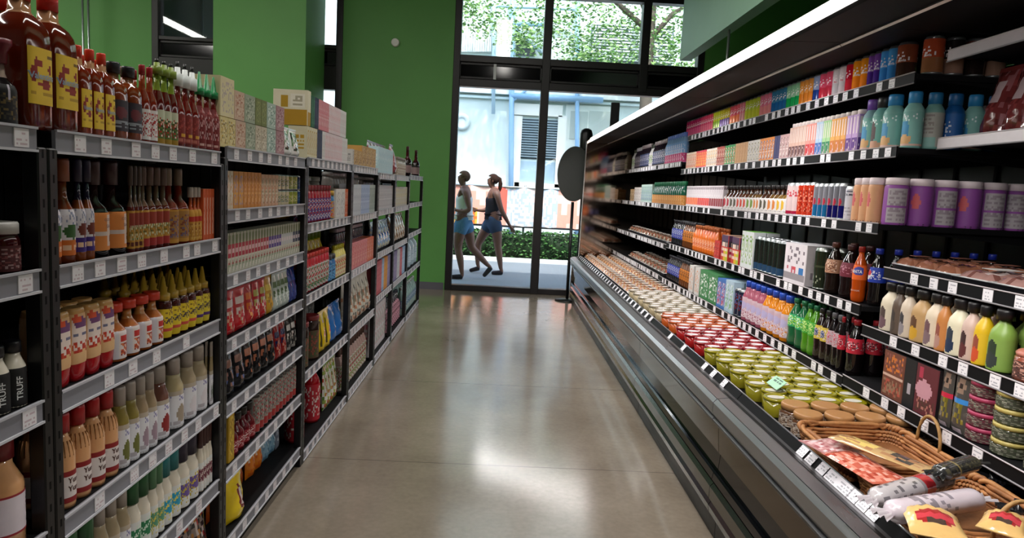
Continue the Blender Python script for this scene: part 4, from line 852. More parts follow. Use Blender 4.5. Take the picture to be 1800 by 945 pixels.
L(Z3[4], y3, [(jar2('tall red ketchup bottle', 'a81420', '8c101c', ['b82030', 'e0d0cc', None, None], h=.32, w=.09, prof='squeeze', nm='ketchup_bottle', cat='bottle'), 562, {'n': 2}), (bag('vegetable_bag', 'green and white vegetable bag', .14, .09, .28, ('8ca44c', ('n', 0, 1, 0, 1, ['d8dcc8', '5c8430', 'c8c050', 'b84030', None, 'e8e8e0'], 0, 3)), seed=5), 594, {'n': 4}), (jar2('large white tub with blue lid', 'd8dce0', '2c6cb8', ['c8d0dc', 'c04040', '5c84b8', None], h=.3, w=.13, nm='yoghurt_tub', cat='tub', prof='tall', ch=.06), 613, {'n': 2})], 'bottom', 'fourth', rows=1, back=.05)
# fifth to eighth rack: small in the picture, one mesh each
kr = bx('kraft brown snack carton', 'b8904c', ['d8b880', '8c6430', None], w=.13, h=.14, d=.12, sd=2)
y4 = YB[4] + .04
K = dict(farY=0)
L(Z3[0], y4, [(bx('short white carton', 'c8c4c0', ['8c8888', None], w=.06, h=.1, sd=1), 622), (bx('low kraft carton', 'b8904c', ['d8b880', '8c6430', None], w=.13, h=.1, sd=4), 636), (kr, 660)], 'top', 'fifth', back=.015, **K)
put(jar2('dark spice tin behind the kraft cartons', '2c3430', '1c201c', ['3c4c44', 'a8b0a8', None], w=.12, h=.2, nm='spice_tin', cat='tin'), (XF - .22, y4 + .12, Z3[0] + .0015), 0, merged=True)['label'] = 'dark spice tin behind the white carton, top shelf, fifth rack'
wc = lambda d, pal, base='c8ccd4', w=.05, h=.2, sd=1, **k: bx(d, base, pal, w=w, h=h, d=.08, sd=sd, **k)
L(Z3[1], y4, [(wc('slim white book-like carton', ['8c94a8', None, 'e4e4e8']), 634), (wc('slim pale blue carton', ['5c74b0', 'c8d4e8', None], 'a8b8d8', sd=3), 649), (wc('slim grey carton', ['5c6c64', None], 'b0bab4', sd=4), 661)], 'second', 'fifth', **K)
L(Z3[1], y4, [(jar2('clear lidded jar', 'b0aca8', 'c8c4c4', ['a8a09c', 'c0bcb8', None], h=.27, w=.08), 658)], 'second', 'fifth', back=.14, rown='rear row', **K)
L(Z3[2], y4, [(wc('pink and red snack carton', ['c83c4c', 'e0a090', None], 'd07c80', h=.17, w=.08, sd=2), 645), (wc('orange and pink carton', ['d8703c', 'e0a8a0', None], 'd0684c', h=.17, w=.08, sd=5), 661)], 'third', 'fifth', **K)
L(Z3[2], y4, [(jar2('dark bottle with pale cap', '2c2430', 'a89ca4', ['4c3c50', 'c8c0c8', None], h=.27, w=.06, nm='drink_bottle', cat='bottle'), 658)], 'third', 'fifth', back=.1, rown='rear row', **K)
L(Z3[3], y4, [(bag('flour_bag', 'white paper flour bag', .13, .08, .3, ('c8c4b8', ('n', 0, 1, .1, .9, ['8c8878', 'e0dcd0', '3c3c38', 'b88060', None, None], 0, 3)), fin='paper', seed=3), 658, {'n': 6})], 'fourth', 'fifth', **K)
L(Z3[4], y4, [(jar2('red-white bottle, brown cap', 'c8a8a0', '4c2c24', ['d8d0c8', 'a82c38', '8ca060', None], h=.28, w=.07, prof='squeeze', ch=.05, nm='dressing_bottle', cat='bottle'), 659)], 'bottom', 'fifth', rows=2, back=.05, **K)
y5 = YB[5] + .04
L(Z5[0], y5, [(wc('slim light blue milk carton', ['dce8ec', None, '8cb8c8'], 'b8d4dc', h=.2, w=.07), 690)], 'top', 'sixth', back=.015, **K)
L(Z5[1], y5, [(wc('slim white carton, dark print', ['6c5c6c', 'dcd8d8', None, None], 'c8c4c8', h=.19), 691)], 'second', 'sixth', **K)
L(Z5[1], y5, [(jar2('dark jar, pale lid', '5c5450', 'b0acac', ['4c4440', '8c8480', None], h=.25, w=.07), 688)], 'second', 'sixth', back=.12, rown='rear row', **K)
L(Z5[2], y5, [(bag('rice_bag', 'blue and white rice bag', .12, .08, .24, ('8ca8c8', ('n', 0, 1, 0, 1, ['24488c', 'dce4ec', 'c8c8b0', None], 0, 2)), seed=2), 691, {'n': 6})], 'third', 'sixth', **K)
spn = [wc('slim carton with %s spine' % n, [None, c2], c, h=.27, w=.045, sd=i) for i, (n, c, c2) in enumerate((('red', 'b84c54', 'd88890'), ('pale blue', '8ca8c8', 'c8d8e8'), ('orange', 'd88c30', 'e8b050'), ('lilac', '7c7098', 'a898c0'), ('white', 'c8c8cc', 'a0a0a8')))]
L(Z5[3], y5, [(spn[0], 670), (spn[1], 674), (spn[2], 680), (spn[3], 685), (spn[0], 690)], 'fourth', 'sixth', **K)
L(Z5[4], y5, [(wc('white carton with pink top', ['c86c7c', 'e8e4e8', '8cb8a0', None, None], 'd8d0d4', h=.36, w=.1, sd=3), 690)], 'bottom', 'sixth', back=.05, **K)
y6 = YB[6] + .04
burg = bag('snack_bag', 'burgundy snack bag', .16, .1, .27, ('8c3c40', ('n', 0, 1, 0, 1, ['a85c5c', 'c89890', None, None], 0, 2)), seed=2)
L(Z5[0], y6, [(burg, 700), (jar2('pale jar', 'b0a898', '8c8478', ['c8c0b0', '8c6c60', None], h=.17, w=.09), 707)], 'top', 'seventh', back=.015, **K)
L(Z5[0], y6 - .1, [(bag('snack_bag', 'tall burgundy snack bag', .2, .1, .29, ('8c4448', ('n', 0, 1, .8, 1, ['d8c8c0', None], 0, 2), ('n', 0, 1, 0, .8, ['a05458', None, None], 0, 4)), seed=2), 684)], 'top', 'seventh', back=.2, rown='rear row', **K)
L(Z5[1], y6, [(wc('cream carton, yellow print', ['d8c050', 'dcd8c8', None], 'c8c0b0', h=.18), 717)], 'second', 'seventh', **K)
L(Z5[1], y6, [(jar2('black bottle, grey cap', '201c20', '6c686c', ['3c383c', '8c888c', None], h=.25, w=.06, nm='drink_bottle', cat='bottle'), 715)], 'second', 'seventh', back=.12, rown='rear row', **K)
L(Z5[2], y6, [(bag('rice_bag', 'brown rice bag', .12, .08, .26, ('8c6c54', ('n', 0, 1, 0, 1, ['b89c80', '5c4030', 'c8b8a0', None], 0, 5)), seed=6), 717, {'n': 6})], 'third', 'seventh', **K)
L(Z5[3], y6, [(spn[3], 697), (spn[4], 702), (spn[0], 706), (spn[1], 711), (jar2('dark green bottle', '2c4034', '3c4c40', ['5c7464', None], h=.26, w=.07, nm='drink_bottle', cat='bottle'), 716)], 'fourth', 'seventh', **K)
L(Z5[4], y6, [(jar2('dark sauce bottle, pink label', '2c1c28', '2c3040', ['c890a0', '6c3c4c', None], h=.3, w=.09, prof='wine', nm='sauce_bottle', cat='bottle'), 707), (bag('snack_bag', 'bright orange snack bag', .18, .1, .38, ('c8501c', ('n', 0, 1, 0, 1, ['e07840', None, 'a83810', None], 0, 4)), seed=3), 716, {'n': 2})], 'bottom', 'seventh', back=.05, **K)
wine = bot('wine_bottle', 'dark wine bottle, pale label', .085, .31, 'wine', '1c0c10', '3c1418', .06, (.12, .5, ('8c7474', ('r', 0, 1, .85, 1, '100c0c'))), cr=.015, neckcol='3c1418')
L(Z6[0], YB[7] + .1, [(wine, 738, {'n': 2})], 'top', 'last', back=.05, **K)
jug = bot('water_jug', 'pale blue water jug', .15, .34, 'squeeze', 'a8bcc8', 'c8d4dc', .04, (.2, .6, ('b8c8d4', ('n', .1, .9, .1, .9, ['8ca4b8', None], 0, 2))), cr=.025)
L(Z6[3], YB[7] + .1, [(jug, 738, {'n': 4})], 'fourth', 'last', back=.03, **K)
wat = bot('water_bottle', 'clear green-tinted water bottle', .085, .3, 'soda', '8ca8a4', 'b8c4c4', .03, (.3, .6, ('5c7c98', ('n', .1, .9, .1, .9, ['c8d4dc', None], 0, 2))), cr=.016)
L(Z6[4], YB[7] + .06, [(wat, 738, {'n': 9})], 'bottom', 'last', rows=2, back=.03, **K)
# ---------------------------------------------------------------- goods in the coolers
def WR(sh):
    def f(y):
        i = 0 if y < YC[1] else 1 if y < YC[2] else 2 if y < YC[3] else 3
        return ('%s shelf, %s cooler' % (sh, ('first', 'second', 'third', 'fourth')[i]), 'R')
    return f
def Rr(k, items, sh, start=None, y0=None, X=None, z=None, farY_clip=False, **kw):
    zz, XX = (z, X) if z else SH[k]
    if X: XX = X
    y = y0 if y0 is not None else ypx(start, XX + .02, zz)
    # items given from far (small px) to near (large px): reverse into near-to-far
    its = []; prev = start
    for it in items: its.append((it[0], prev, it[1], it[2] if len(it) > 2 else {})); prev = it[1]
    its = its[::-1]; fp_ = its[0][0]; y = ypx(its[0][2], XX + .02 + (fp_.d * .42 if fp_.rnd else 0), zz) if y0 is None else y0
    if farY_clip: y = max(y, YC[1] + farY_clip)
    out = [(p, a, o) for p, a, b, o in its]
    run('R', XX, zz, y, out, WR(sh), **kw)
def cn(d, *a, txt=None, **k): return can(d, tuple(a), txt=txt, **k)
pal = lambda c, c2=None: (c, ('n', .15, .85, .35, .85, [c2 or 'e8e0e4', None, None], 0, len(c)), ('r', 0, 1, .94, 1, 'c8ccd0'))
def sc(name, c, c2, t=None, tc='f0ecec', w=.062, h=.147):
    return can('%s drink can' % name, (c, ('r', 0, 1, 0, .45, c2), ('n', .2, .95, .5, .8, ['e8e0e0', None, None, None], 0, 2)), w=w, h=h, txt=[(t, .016, .5, tc)] if t else None)
cans = [(sc('magenta', 'c02c64', 'd85484'), 1234), (sc('pink-red', 'd84468', 'e06c84'), 1256), (sc('lime green', 'c0c82c', '8cac34'), 1268), (sc('yellow and purple', 'c8b830', '6c4c84'), 1285), (sc('coral', 'e0606c', 'e8784c'), 1303), (sc('pink', 'e08494', 'e09ca0'), 1312), (sc('yellow-green', 'bccc44', 'c8cc3c'), 1338), (sc('rose pink', 'e07c94', 'e48c8c'), 1359), (sc('steel blue', '3c7ca0', '1c5c94'), 1385), (sc('green', '8cc49c', '14944c'), 1408), (sc('orange speckled', 'e09440', 'd87c20'), 1431), (sc('navy blue', '8c9cc4', '1c3c88'), 1442), (sc('crimson', 'd8506c', 'c82c44'), 1465), (sc('white', 'd8ccd0', 'c8c0c4', 'bc', 'c03040'), 1488), (sc('dark red', 'b81c30', 'c8283c'), 1500), (sc('amber', 'e89420', 'e8801c', 'zevia', h=.15), 1528), (sc('purple', '7c4ca0', '4c2c84', 'zevia', h=.15), 1549), (sc('sky blue', '4c9cdc', '3c84c8', 'zevia', h=.15), 1577), (sc('brown', '8c4830', '3c2820', 'zevia', h=.15, w=.07), 1597)]
Rr(0, cans, 'top', 1209, farY_clip=.09)
crow = sc('dark copper', '6c3424', '201614', h=.15, w=.075)
cop = sc('copper', 'a8482c', '8c5c3c', 'zevia', h=.15, w=.078); bsi = sc('black and silver', '1c1818', '8c6c5c', h=.15, w=.075)
for i in range(4):
    put((cop, bsi, crow, bsi)[i], (SH[0][1] + .092 + .084 * i, YC[1] + .045, SH[0][0] + .0015), PI, where=('top shelf, second cooler', 'R'), row='end row')
# second shelf
sm = [bx('small %s drink carton' % n, c, pl, w=.05, h=.14, d=.06, sd=i, nm='drink_carton') for i, (n, c, pl) in enumerate((('orange and white', 'e0c8b0', ['e06018', 'c02818', None]), ('magenta and orange', 'd81c44', ['f07818', 'f0c830', None]), ('white and yellow', 'd8d0c8', ['e0a010', '8c8488', None]), ('brown and red', 'a03020', ['e0c8b0', '5c1c14', None]), ('green and white', '148c3c', ['d8e4d8', 'e07020', '1c1c1c', None]), ('tan', 'c0905c', ['b07c48', None, None]), ('white and grey', 'd4ccc8', ['2c2830', 'b8a878', None, None]), ('orange and navy', 'e88414', ['24346c', 'e0dcd8', None]), ('dark blue', '1c1c5c', ['28286c', None, None]), ('pale pink', 'c8a0a0', ['6c3434', 'e8dcd8', None])))]
def slimc(n, c1, c2): return box('protein_shake_carton', '%s shake carton, white cap' % n, .046, .05, .168, (c1, ('r', .1, .3, .5, .95, 'e0d0cc'), ('r', .7, .9, .5, .95, 'e0d0cc'), ('r', 0, 1, 0, .38, c2), ('n', .1, .9, .05, .33, [None, None, 'd8c0c4'], 0, 3)), None, 'dcc8c4', cat='carton', lid=('e8d8d8', .019, .022))
shakes = [slimc('brown', 'd0a898', '5c3030'), slimc('red', 'e08c80', 'c01c28'), slimc('blue', 'a8c0d8', '1c5cb0'), slimc('green', '9cc88c', '14784c'), slimc('orange', 'e0a04c', 'c46c18'), slimc('purple', 'b894c8', '5c2880')]
def core(d, body, cap, a): return bot('protein_shake_bottle', d, .076, .225, 'core', body, cap, .045, (.05, .8, a), cr=.026, ck='wide', fin='plastic')
tealart = ('7cb4ac', ('n', .1, .9, .75, .95, ['e0ecec', None, None], 0, 2), ('e', .5, .45, .2, .3, '3c8cb8'), ('e', .55, .18, .24, .14, 'd8a870'), ('r', 0, 1, 0, .06, 'd8b0a0'))
tealart2 = ('6ca89c', ('n', .1, .9, .75, .95, ['e0ecec', None, None], 0, 3), ('e', .5, .45, .13, .4, '3c1c1c'), ('e', .5, .1, .4, .12, 'c89478'))
cb = [core('teal shake bottle, purple cap', '84a8b0', '6c44a0', tealart), core('teal shake bottle, black cap', '74aca4', '1c1c20', tealart2), core('teal shake bottle, blue cap', '84b8b0', '2c84bc', tealart)]
Rr(1, [(sm[0], 1222), (sm[1], 1240), (sm[2], 1258), (sm[3], 1272), (sm[4], 1290), (sm[5], 1312), (sm[6], 1333), (sm[7], 1358), (sm[8], 1368), (sm[9], 1384)] + [(shakes[i], p) for i, p in enumerate((1413, 1430, 1442, 1456, 1483, 1517))] + [(cb[0], 1534, {'n': 1}), (cb[1], 1552, {'n': 1}), (cb[2], 1572, {'n': 1})], 'second', 1205, farY_clip=.096)
deepb = core('dark blue shake bottle, blue cap', '14508c', '1c5c94', ('1c5ca0', ('n', .2, .8, .3, .8, ['c8d0d8', None, None, None], 0, 2)))
backb = core('teal shake bottle, printed back', '74a49c', '2470a0', ('a8a8a0', ('r', .2, .9, 0, .3, '84b0a8'), ('t', .2, .8, .35, .95, '8c8480', 6)))
for i in range(6): put((cb[2], backb, deepb, cb[2], deepb, backb)[i], (SH[1][1] + .085 + .082 * i, YC[1] + .052, SH[1][0] + .0015), PI + .3 * (hsh(i) - .5), where=('second shelf, second cooler', 'R'), row='end row')
# third shelf
jb = lambda d, body, e: bot('juice_bottle', d, .06, .165, 'neck', body, '1c1618', .022, (.04, .62, ('dcd6d4', ('e', .5, .55, .2, .35, e), ('t', .2, .8, .05, .15, 'a09898', 1))), cr=.016, neckcol='3c2418')
J = [jb('brown glass juice bottle, crimson fruit', '4c2c1c', 'b01c34'), jb('brown glass juice bottle, dark fruit', '4c2c1c', '4c4434'), jb('brown glass juice bottle, red fruit', '5c3018', 'c83c24'), jb('brown glass juice bottle, green fruit', '5c3c1c', '6c8c30'), jb('brown glass juice bottle, orange fruit', '6c4c24', 'd0782c'), jb('brown glass juice bottle, yellow fruit', '7c5c28', 'd8a820')]
wf = [bx('white carton, %s band' % n, 'd4ccd0', [None, None, 'b8a8b0'], w=.05, h=.165, d=.06, sd=i, nm='drink_carton', top='6c5c6c') for i, n in enumerate(('orange fruit', 'red fruit', 'dark fruit'))]
for b, c in zip(wf, ('e86a24', 'd03024', '8c1c2c')):
    mm = b.parts[0][1]
    for i, f in enumerate(mm.f):
        z = sum(mm.v[k][2] for k in f) / len(f)
        if .02 < z < .07: mm.c[i] = hx(c)
        if .135 < z < .16 and i % 3: mm.c[i] = hx('5c4050')
cel = lambda n, c1, c2, t=None: can('tall %s can' % n, (c1, ('r', 0, 1, 0, .38, c2), ('e', .5, .5, .22, .12, 'b03040'), ('r', .44, .5, 0, 1, 'a8acb8')), w=.056, h=.168)
wcel = can('white slim can, grey print', ('ccc8d0', ('t', .2, .8, .75, .95, '6c6c78', 2), ('t', .2, .8, .05, .4, 'a8a4ac', 3)), w=.056, h=.155, txt=[('CELSIUS', .012, .75, '3c3c44')])
rcan = can('red and white can', ('c0341c', ('r', 0, .3, 0, 1, 'd8b0a8'), ('n', .3, .9, .1, .9, ['e08c70', None, None, '8c1c14'], 0, 3)), w=.066, h=.175)
pcan = can('pale pink and white can', ('d8c0c0', ('n', .1, .9, .6, .85, ['c03c48', None], 0, 3), ('r', 0, 1, 0, .12, 'a01c3c')), w=.06, h=.175)
def shk(d, c, top='e8d8dc', h=.19, w=.092, dots='3c1c3c', a=None): return bot('protein_drink_bottle', d, w, h, 'tall', c, top, .028, (.0, .96, a or (c, ('e', .5, .62, .12, .2, 'c8585c'), ('t', .15, .85, .3, .46, '7c4c50', 3), ('n', 0, 1, .0, .07, [dots, None, None], 0, 3))), ck='wide', cr=w / 2 * .97, fin='plastic')
peach = shk('peach shake bottle, white lid', 'd8a074')
purp = shk('purple shake bottle, white lid', '8c4898')
purpb = shk('purple shake bottle, grey nutrition panel', '8c4898', a=('8c4898', ('r', .25, .75, .5, .92, 'a8a0a4'), ('r', .25, .75, .08, .44, 'a8a0a4'), ('t', .28, .72, .1, .9, '8c8088', 9), ('n', 0, 1, 0, .07, ['3c1c3c', None, None], 0, 3)))
grn = bx('green drink carton', '1c5c3c', ['5c9c7c', 'c8d4c8', None], w=.06, h=.2, d=.07, nm='drink_carton')
Rr(2, [(wf[0], 1225), (wf[1], 1245), (wf[2], 1257), (wf[2], 1275), (J[0], 1286), (J[1], 1298), (J[2], 1315), (J[3], 1328), (J[4], 1338), (J[1], 1352), (J[4], 1368), (J[5], 1384), (pcan, 1404), (rcan, 1431), (cel('silver and blue', '7c7c84', '1c6494'), 1456), (cel('silver and navy', '74747c', '14145c'), 1485), (wcel, 1505), (peach, 1543, {'n': 3}), (purp, 1558, {'n': 1})], 'third', 1205, farY_clip=.104)
for i in range(6): put(purp if i in (1, 3) else purpb, (SH[2][1] + .09 + .1 * i, YC[1] + .052, SH[2][0] + .0015), PI + (1.2, .7, 1.3, .6, 1.2, .9)[i], where=('third shelf, second cooler', 'R'), row='end row')
# fourth shelf
soda = lambda d, body, cap, a, txt=None, nm='soda_bottle', h=.235, w=.07, z=(.45, .74): bot(nm, d, w, h, 'soda', body, cap, .022, (z[0], z[1], a), cr=.0155, txt=txt, neckcol=None)
blueb = soda('dark bottle, blue label', '16161c', '1c1c24', ('1c2c8c', ('n', .1, .9, .1, .9, ['c8ccd8', None, None], 0, 2)), h=.21, w=.062, z=(.3, .74))
ambb = soda('amber and black bottle', '5c3010', '2c2c30', ('c0701c', ('n', .1, .9, .1, .9, ['1c1410', None], 0, 2)), h=.21, w=.062, z=(.3, .74))
orab = soda('orange juice bottle, pale label', 'd0641c', 'a85c2c', ('d87c40', ('n', .1, .9, .1, .9, ['e0c0a8', 'c84c28', None], 0, 2)), h=.2, w=.062, z=(.2, .6))
redc = bx('red and dark drink carton', 'b82420', ['3c1c1c', 'd84838', None], w=.06, h=.12, d=.07, nm='drink_carton')
multi = box('can_multipack', 'multipack in purple, red and yellow', .11, .12, .17, ('c03428', ('r', 0, 1, .78, 1, '4c2c50'), ('r', 0, 1, .56, .76, '2c2430'), ('r', .35, .7, 0, .5, 'd8a81c'), ('r', .7, 1, 0, .5, 'a8b82c'), ('r', 0, .35, .2, .5, 'a01c40'), ('t', .05, .95, .1, .7, 'e0c8b8', 3)), None, 'c8a088', cat='multipack')
whg = bx('tall white carton, green print', 'd0d4d4', ['8cac30', 'c8ccd0', None, '5c8c3c'], w=.07, h=.22, d=.08, sd=2, nm='drink_carton', top='6cbc30')
dgr = can('tall dark green can', ('141c18', ('r', .3, .45, .1, .9, '2c3c30'), ('r', 0, 1, 0, .22, '24405c')), w=.066, h=.2)
pat = box('can_multipack', 'white multipack with small motifs', .2, .14, .2, ('d4ccd0', ('n', .04, .96, .5, .92, ['6c6068', None, None], 0, 3), ('n', .04, .6, .28, .42, ['c04048', 'b05060', None], 0, 4), ('r', .72, .92, .28, .4, '2c6ca8'), ('r', 0, 1, .1, .22, '8c8488')), ('d4ccd0', ('n', .1, .9, .2, .9, ['8c8088', None, None], 0, 3)), 'dcd8dc', cat='multipack', nu=14, nv=12)
oli = can('tall olive green can', ('20281a', ('r', 0, 1, .55, .6, '3c4430'), ('n', .2, .8, .1, .35, ['8c8c78', None, None], 0, 2)), w=.07, h=.2, top='a8aca8')
cola = soda('cola bottle, tan label', '1c120e', '4c241c', ('a8785c', ('n', .1, .9, .1, .9, ['d8b8a0', '6c3c2c', None], 0, 2)))
drp = soda('dark soda bottle, maroon label', '180c0c', '3c1c1c', ('6c1c30', ('n', .3, .9, .2, .8, ['b87c8c', None, None], 0, 2)))
fan = soda('orange soda bottle, orange label', 'b8480c', '8c1c10', ('e8641c', ('e', .78, .6, .3, .28, '34409c')), txt=[('FANTA', .019, .61, 'f0ece8', .5)])
letter(fan.parts[0][1], 'ZERO SUGAR', .0085, .033, .05, 'd8b8a8', ang=.5)
pep = soda('dark soda bottle, blue label', '100c0c', '1c2c8c', ('1434a0', ('e', .4, .5, .2, .35, 'd8d4d8'), ('e', .4, .62, .2, .2, 'c02c34'), ('n', .6, .95, .2, .8, ['d8d8e0', None], 0, 2)))
Rr(3, [(blueb, 1202), (ambb, 1220), (orab, 1254), (redc, 1263), (multi, 1300, {'n': 2, 'rows': 1}), (whg, 1328), (dgr, 1368), (pat, 1432, {'n': 1, 'rows': 1}), (oli, 1447, {'n': 1}), (cola, 1471, {'n': 1}), (drp, 1500, {'n': 1}), (fan, 1533, {'n': 1, 'rows': 1})], 'fourth', 1183, rows=2, farY_clip=.09)
for i in range(7):
    put(pep, (SH[3][1] + .083 + .078 * i, YC[1] + .042, SH[3][0] + .0015), PI, where=('fourth shelf, second cooler', 'R'), row='end row')
# fifth shelf
wog = bx('white carton, orange panel', 'c8c4c0', ['c87838', None, 'b8a8a0', None], w=.09, h=.2, d=.09, sd=3, nm='drink_carton')
gbx = bx('green multipack', '3c7c48', ['e0e4e0', None, None], w=.16, h=.2, d=.14, sd=4, nm='can_multipack', cat='multipack')
rbw = bx('red, blue and white carton', '3c6cb0', ['c8d0e0', 'b83040', None], w=.08, h=.19, d=.09, sd=5, nm='drink_carton')
bwg = bx('pale blue and green carton', 'a8c0d0', ['dce4ec', '5c9c4c', None], w=.1, h=.2, d=.09, sd=6, nm='drink_carton')
drk = can('dark blue and red can', ('1c2438', ('n', .2, .8, .2, .9, ['3c5c8c', '6c1c24', None], 0, 3)), w=.062, h=.17)
gat = lambda d, b, e: bot('sports_drink_bottle', d, .085, .235, 'ranch', b, '1c44a8', .035, (.1, .7, ('c8b0b8', ('r', .05, .95, .1, .9, 'c4a8b4'), ('e', .5, .6, .3, .2, 'b0a8cc'), ('n', .1, .9, .05, .45, [e, None, 'd8ccd0'], 0, 3))), cr=.026, ck='wide')
gp, go = gat('pink sports drink bottle, blue cap', 'a05468', '8c3850'), gat('orange sports drink bottle, blue cap', 'cf7c14', 'd0801c')
spr = soda('green soda bottle, green label', '1c5c38', '14603c', ('1c9c5c', ('n', .1, .9, .1, .9, ['c8e0d0', 'a0c830', None], 0, 2)))
lim = soda('lime green soda bottle', '4c8c1c', '14603c', ('3c9c30', ('n', .1, .9, .1, .9, ['c8e088', None], 0, 2)))
yel = soda('dark soda bottle, yellow label', '1c1010', '1c1c1c', ('c8b03c', ('e', .5, .5, .25, .3, '3c4c7c'), ('n', .1, .9, .1, .9, [None, None, 'd8c8c0'], 0, 2)))
whi = soda('dark soda bottle, white label', '120c0e', '5c5c60', ('b8a0a8', ('n', .1, .9, .1, .9, ['c03c50', None, None], 0, 3)))
zer = soda('dark soda bottle, red label', '100a0c', '8c1420', ('c01c34', ('n', .05, .95, .2, .8, ['e0c0c8', None, '1c1418'], 0, 3)))
Rr(4, [(blueb, 1196), (ambb, 1208), (wog, 1228, {'n': 2}), (gbx, 1258, {'n': 2, 'rows': 1}), (rbw, 1272), (bwg, 1293), (drk, 1309), (gp, 1343), (go, 1386), (spr, 1412), (lim, 1433), (yel, 1455), (whi, 1476), (zer, 1526)], 'fifth', 1175, rows=2, farY_clip=.09)
for i in range(4): put(whi if i > 1 else zer, (SH[4][1] + .065 + .08 * i, YC[1] + .045, SH[4][0] + .0015), PI, where=('fifth shelf, second cooler', 'R'), row='end row')
# fourth cooler (far end), one mesh per item
U = dict(farY=0)
def U4(z, X, items, sh, start, **k): Rr(0, items, sh, start=start, X=X, z=z, farY=0, **k)
wj = bot('juice_bottle', 'white juice bottle, dark cap', .085, .24, 'ranch', 'ccc8c8', '2c3428', .04, (.1, .7, ('c8c4c4', ('n', .1, .9, .1, .9, ['4c5c3c', '8cb04c', None, None], 0, 3))), ck='wide', cr=.024); dj = bot('juice_bottle', 'dark juice bottle, pale cap', .085, .25, 'ranch', '2c2430', 'b8b0b8', .04, (.1, .7, ('3c3440', ('n', .1, .9, .1, .9, ['a89ca8', '1c1c24', None], 0, 5))), ck='wide', cr=.024)
bj = bot('juice_bottle', 'dark bottle, navy label', .08, .26, 'ranch', '241c24', '8c7c80', .04, (.1, .7, ('24305c', ('n', .1, .9, .1, .9, ['b8b4c0', None, None], 0, 3))), ck='wide', cr=.025)
pj = bot('juice_bottle', 'blue and pink bottle', .075, .27, 'ranch', '8cb0d8', '5c7cc8', .035, (.02, .8, ('7ca8d8', ('r', 0, 1, 0, .45, 'd0407c'), ('n', .1, .9, .1, .9, ['d8d0dc', None, None], 0, 3))), ck='wide', cr=.022)
U4(1.735, 1.56, [(wj, 1119), (dj, 1128), (bj, 1144), (wj, 1150), (bj, 1172), (pj, 1203)], 'top', 1114)
lowp = bx('low tan snack pack', 'b08c60', ['d8c0a0', '5c4030', None], w=.12, h=.14, d=.1, nm='snack_pack', cat='pack'); tw = bx('white yoghurt carton', 'c8c0bc', ['6c4c44', None, None], w=.1, h=.16, d=.09, sd=3, nm='yoghurt_carton')
g3 = bot('juice_bottle', 'dark green bottle, amber label', .075, .21, 'ranch', '14503c', '1c6c48', .035, (.02, .5, ('c8843c', ('n', .1, .9, .1, .9, ['e0b070', None, None], 0, 2))), ck='wide', cr=.024); gw = bx('white and green carton', 'a8bcb4', ['3c6c58', '5c6c9c', None], w=.07, h=.19, d=.08, sd=5, nm='drink_carton')
U4(1.355, 1.52, [(lowp, 1114), (tw, 1126), (gw, 1150), (g3, 1203)], 'second', 1107)
tubg = shell('sandwich_pack', 'low clear food pack', .15, .14, .08, ('8c7c68', ('n', 0, 1, 0, 1, ['b09c84', 'a85c48', '5c4838', None], 0, 3)), 'c8c0b8')
U4(1.0, 1.48, [(tubg, 1174)], 'third', 1104); U4(.725, 1.44, [(tubg, 1166)], 'fourth', 1104, rows=2)
# first cooler (nearest)
def N(z, X, items, sh, start, **k): Rr(0, items, sh, start=start, X=X, z=z, **k)
meat = bag('sausage_bag', 'vacuum pack of dark red sausages', .118, .08, .27, ('6c2c2c', ('n', 0, 1, 0, 1, ['7c3434', '5c2424', None, None, '8c5458'], 0, 3), ('r', .3, .7, .5, .8, 'b8a0a4')), seed=5)
for i, (y, rz, d) in enumerate(((2.67, .05, 'first'), (2.55, .0, 'second'), (2.43, .05, 'third'))):
    put(meat, (1.83, y, 1.7035), PI + rz, where=('second shelf, first cooler', 'R'), row='front row', tilt=(0, -.18, PI))
ham = shell('deli_meat_pack', 'flat pack of sliced pink meat', .16, .2, .055, ('a88078', ('n', 0, 1, 0, 1, ['c8a8a0', '7c5048', None, 'd8c8c4'], 0, 3)), 'c8c4c0')
hamb = shell('deli_meat_pack', 'flat brown deli meat box', .16, .2, .06, ('8c5a44', ('n', 0, 1, 0, 1, ['a8745c', None, None], 0, 4)), '6c4030')
N(1.19, 1.5, [(hamb, 1672, {'n': 3}), (ham, 1900)], 'third', 1567, rows=2)
crm = lambda d, b, e, e2: bot('creamer_bottle', d, .064, .185, 'creamer', b, '141214', .03, (.02, .64, (b, ('e', .5, .64, .15, .3, e), ('e', .5, .3, .19, .24, e2))), ck='wide', cr=.021, fin='plastic', d=.06)
cr = [crm('cream white creamer bottle, brown motif', 'd8ccb4', '4c3c38', '6c5058'), crm('brown labelled creamer bottle', '5c4c40', '3c3430', '4c4038'), crm('pale creamer bottle, grey motif', 'd0c0ac', '3c383c', '8c8488'), crm('tan creamer bottle, yellow motif', 'b89464', '5c3c24', 'c89828'), crm('ivory creamer bottle, mauve motif', 'd8c8b0', '6c4c50', '7c6468'), crm('orange-tan creamer bottle', 'c07c40', '8c4c40', 'b08478'), crm('ivory creamer bottle, navy motif', 'dcd4b8', '2c3440', '1c2c48'), crm('pinkish creamer bottle, brown motif', 'c8aca0', '3c2424', '5c2828'), crm('yellow creamer bottle, red motif', 'd8b018', '8c4430', 'c84c24'), crm('green creamer bottle, dark motif', '7c9c44', '243420', '2c3430')]
N(.955, 1.46, [(cr[0], 1570, {'n': 1}), (cr[1], 1584), (cr[2], 1600), (cr[3], 1626), (cr[4], 1648), (cr[5], 1664), (cr[6], 1690), (cr[7], 1712), (cr[8], 1734), (cr[9], 1770)], 'fourth', 1547, rows=2)
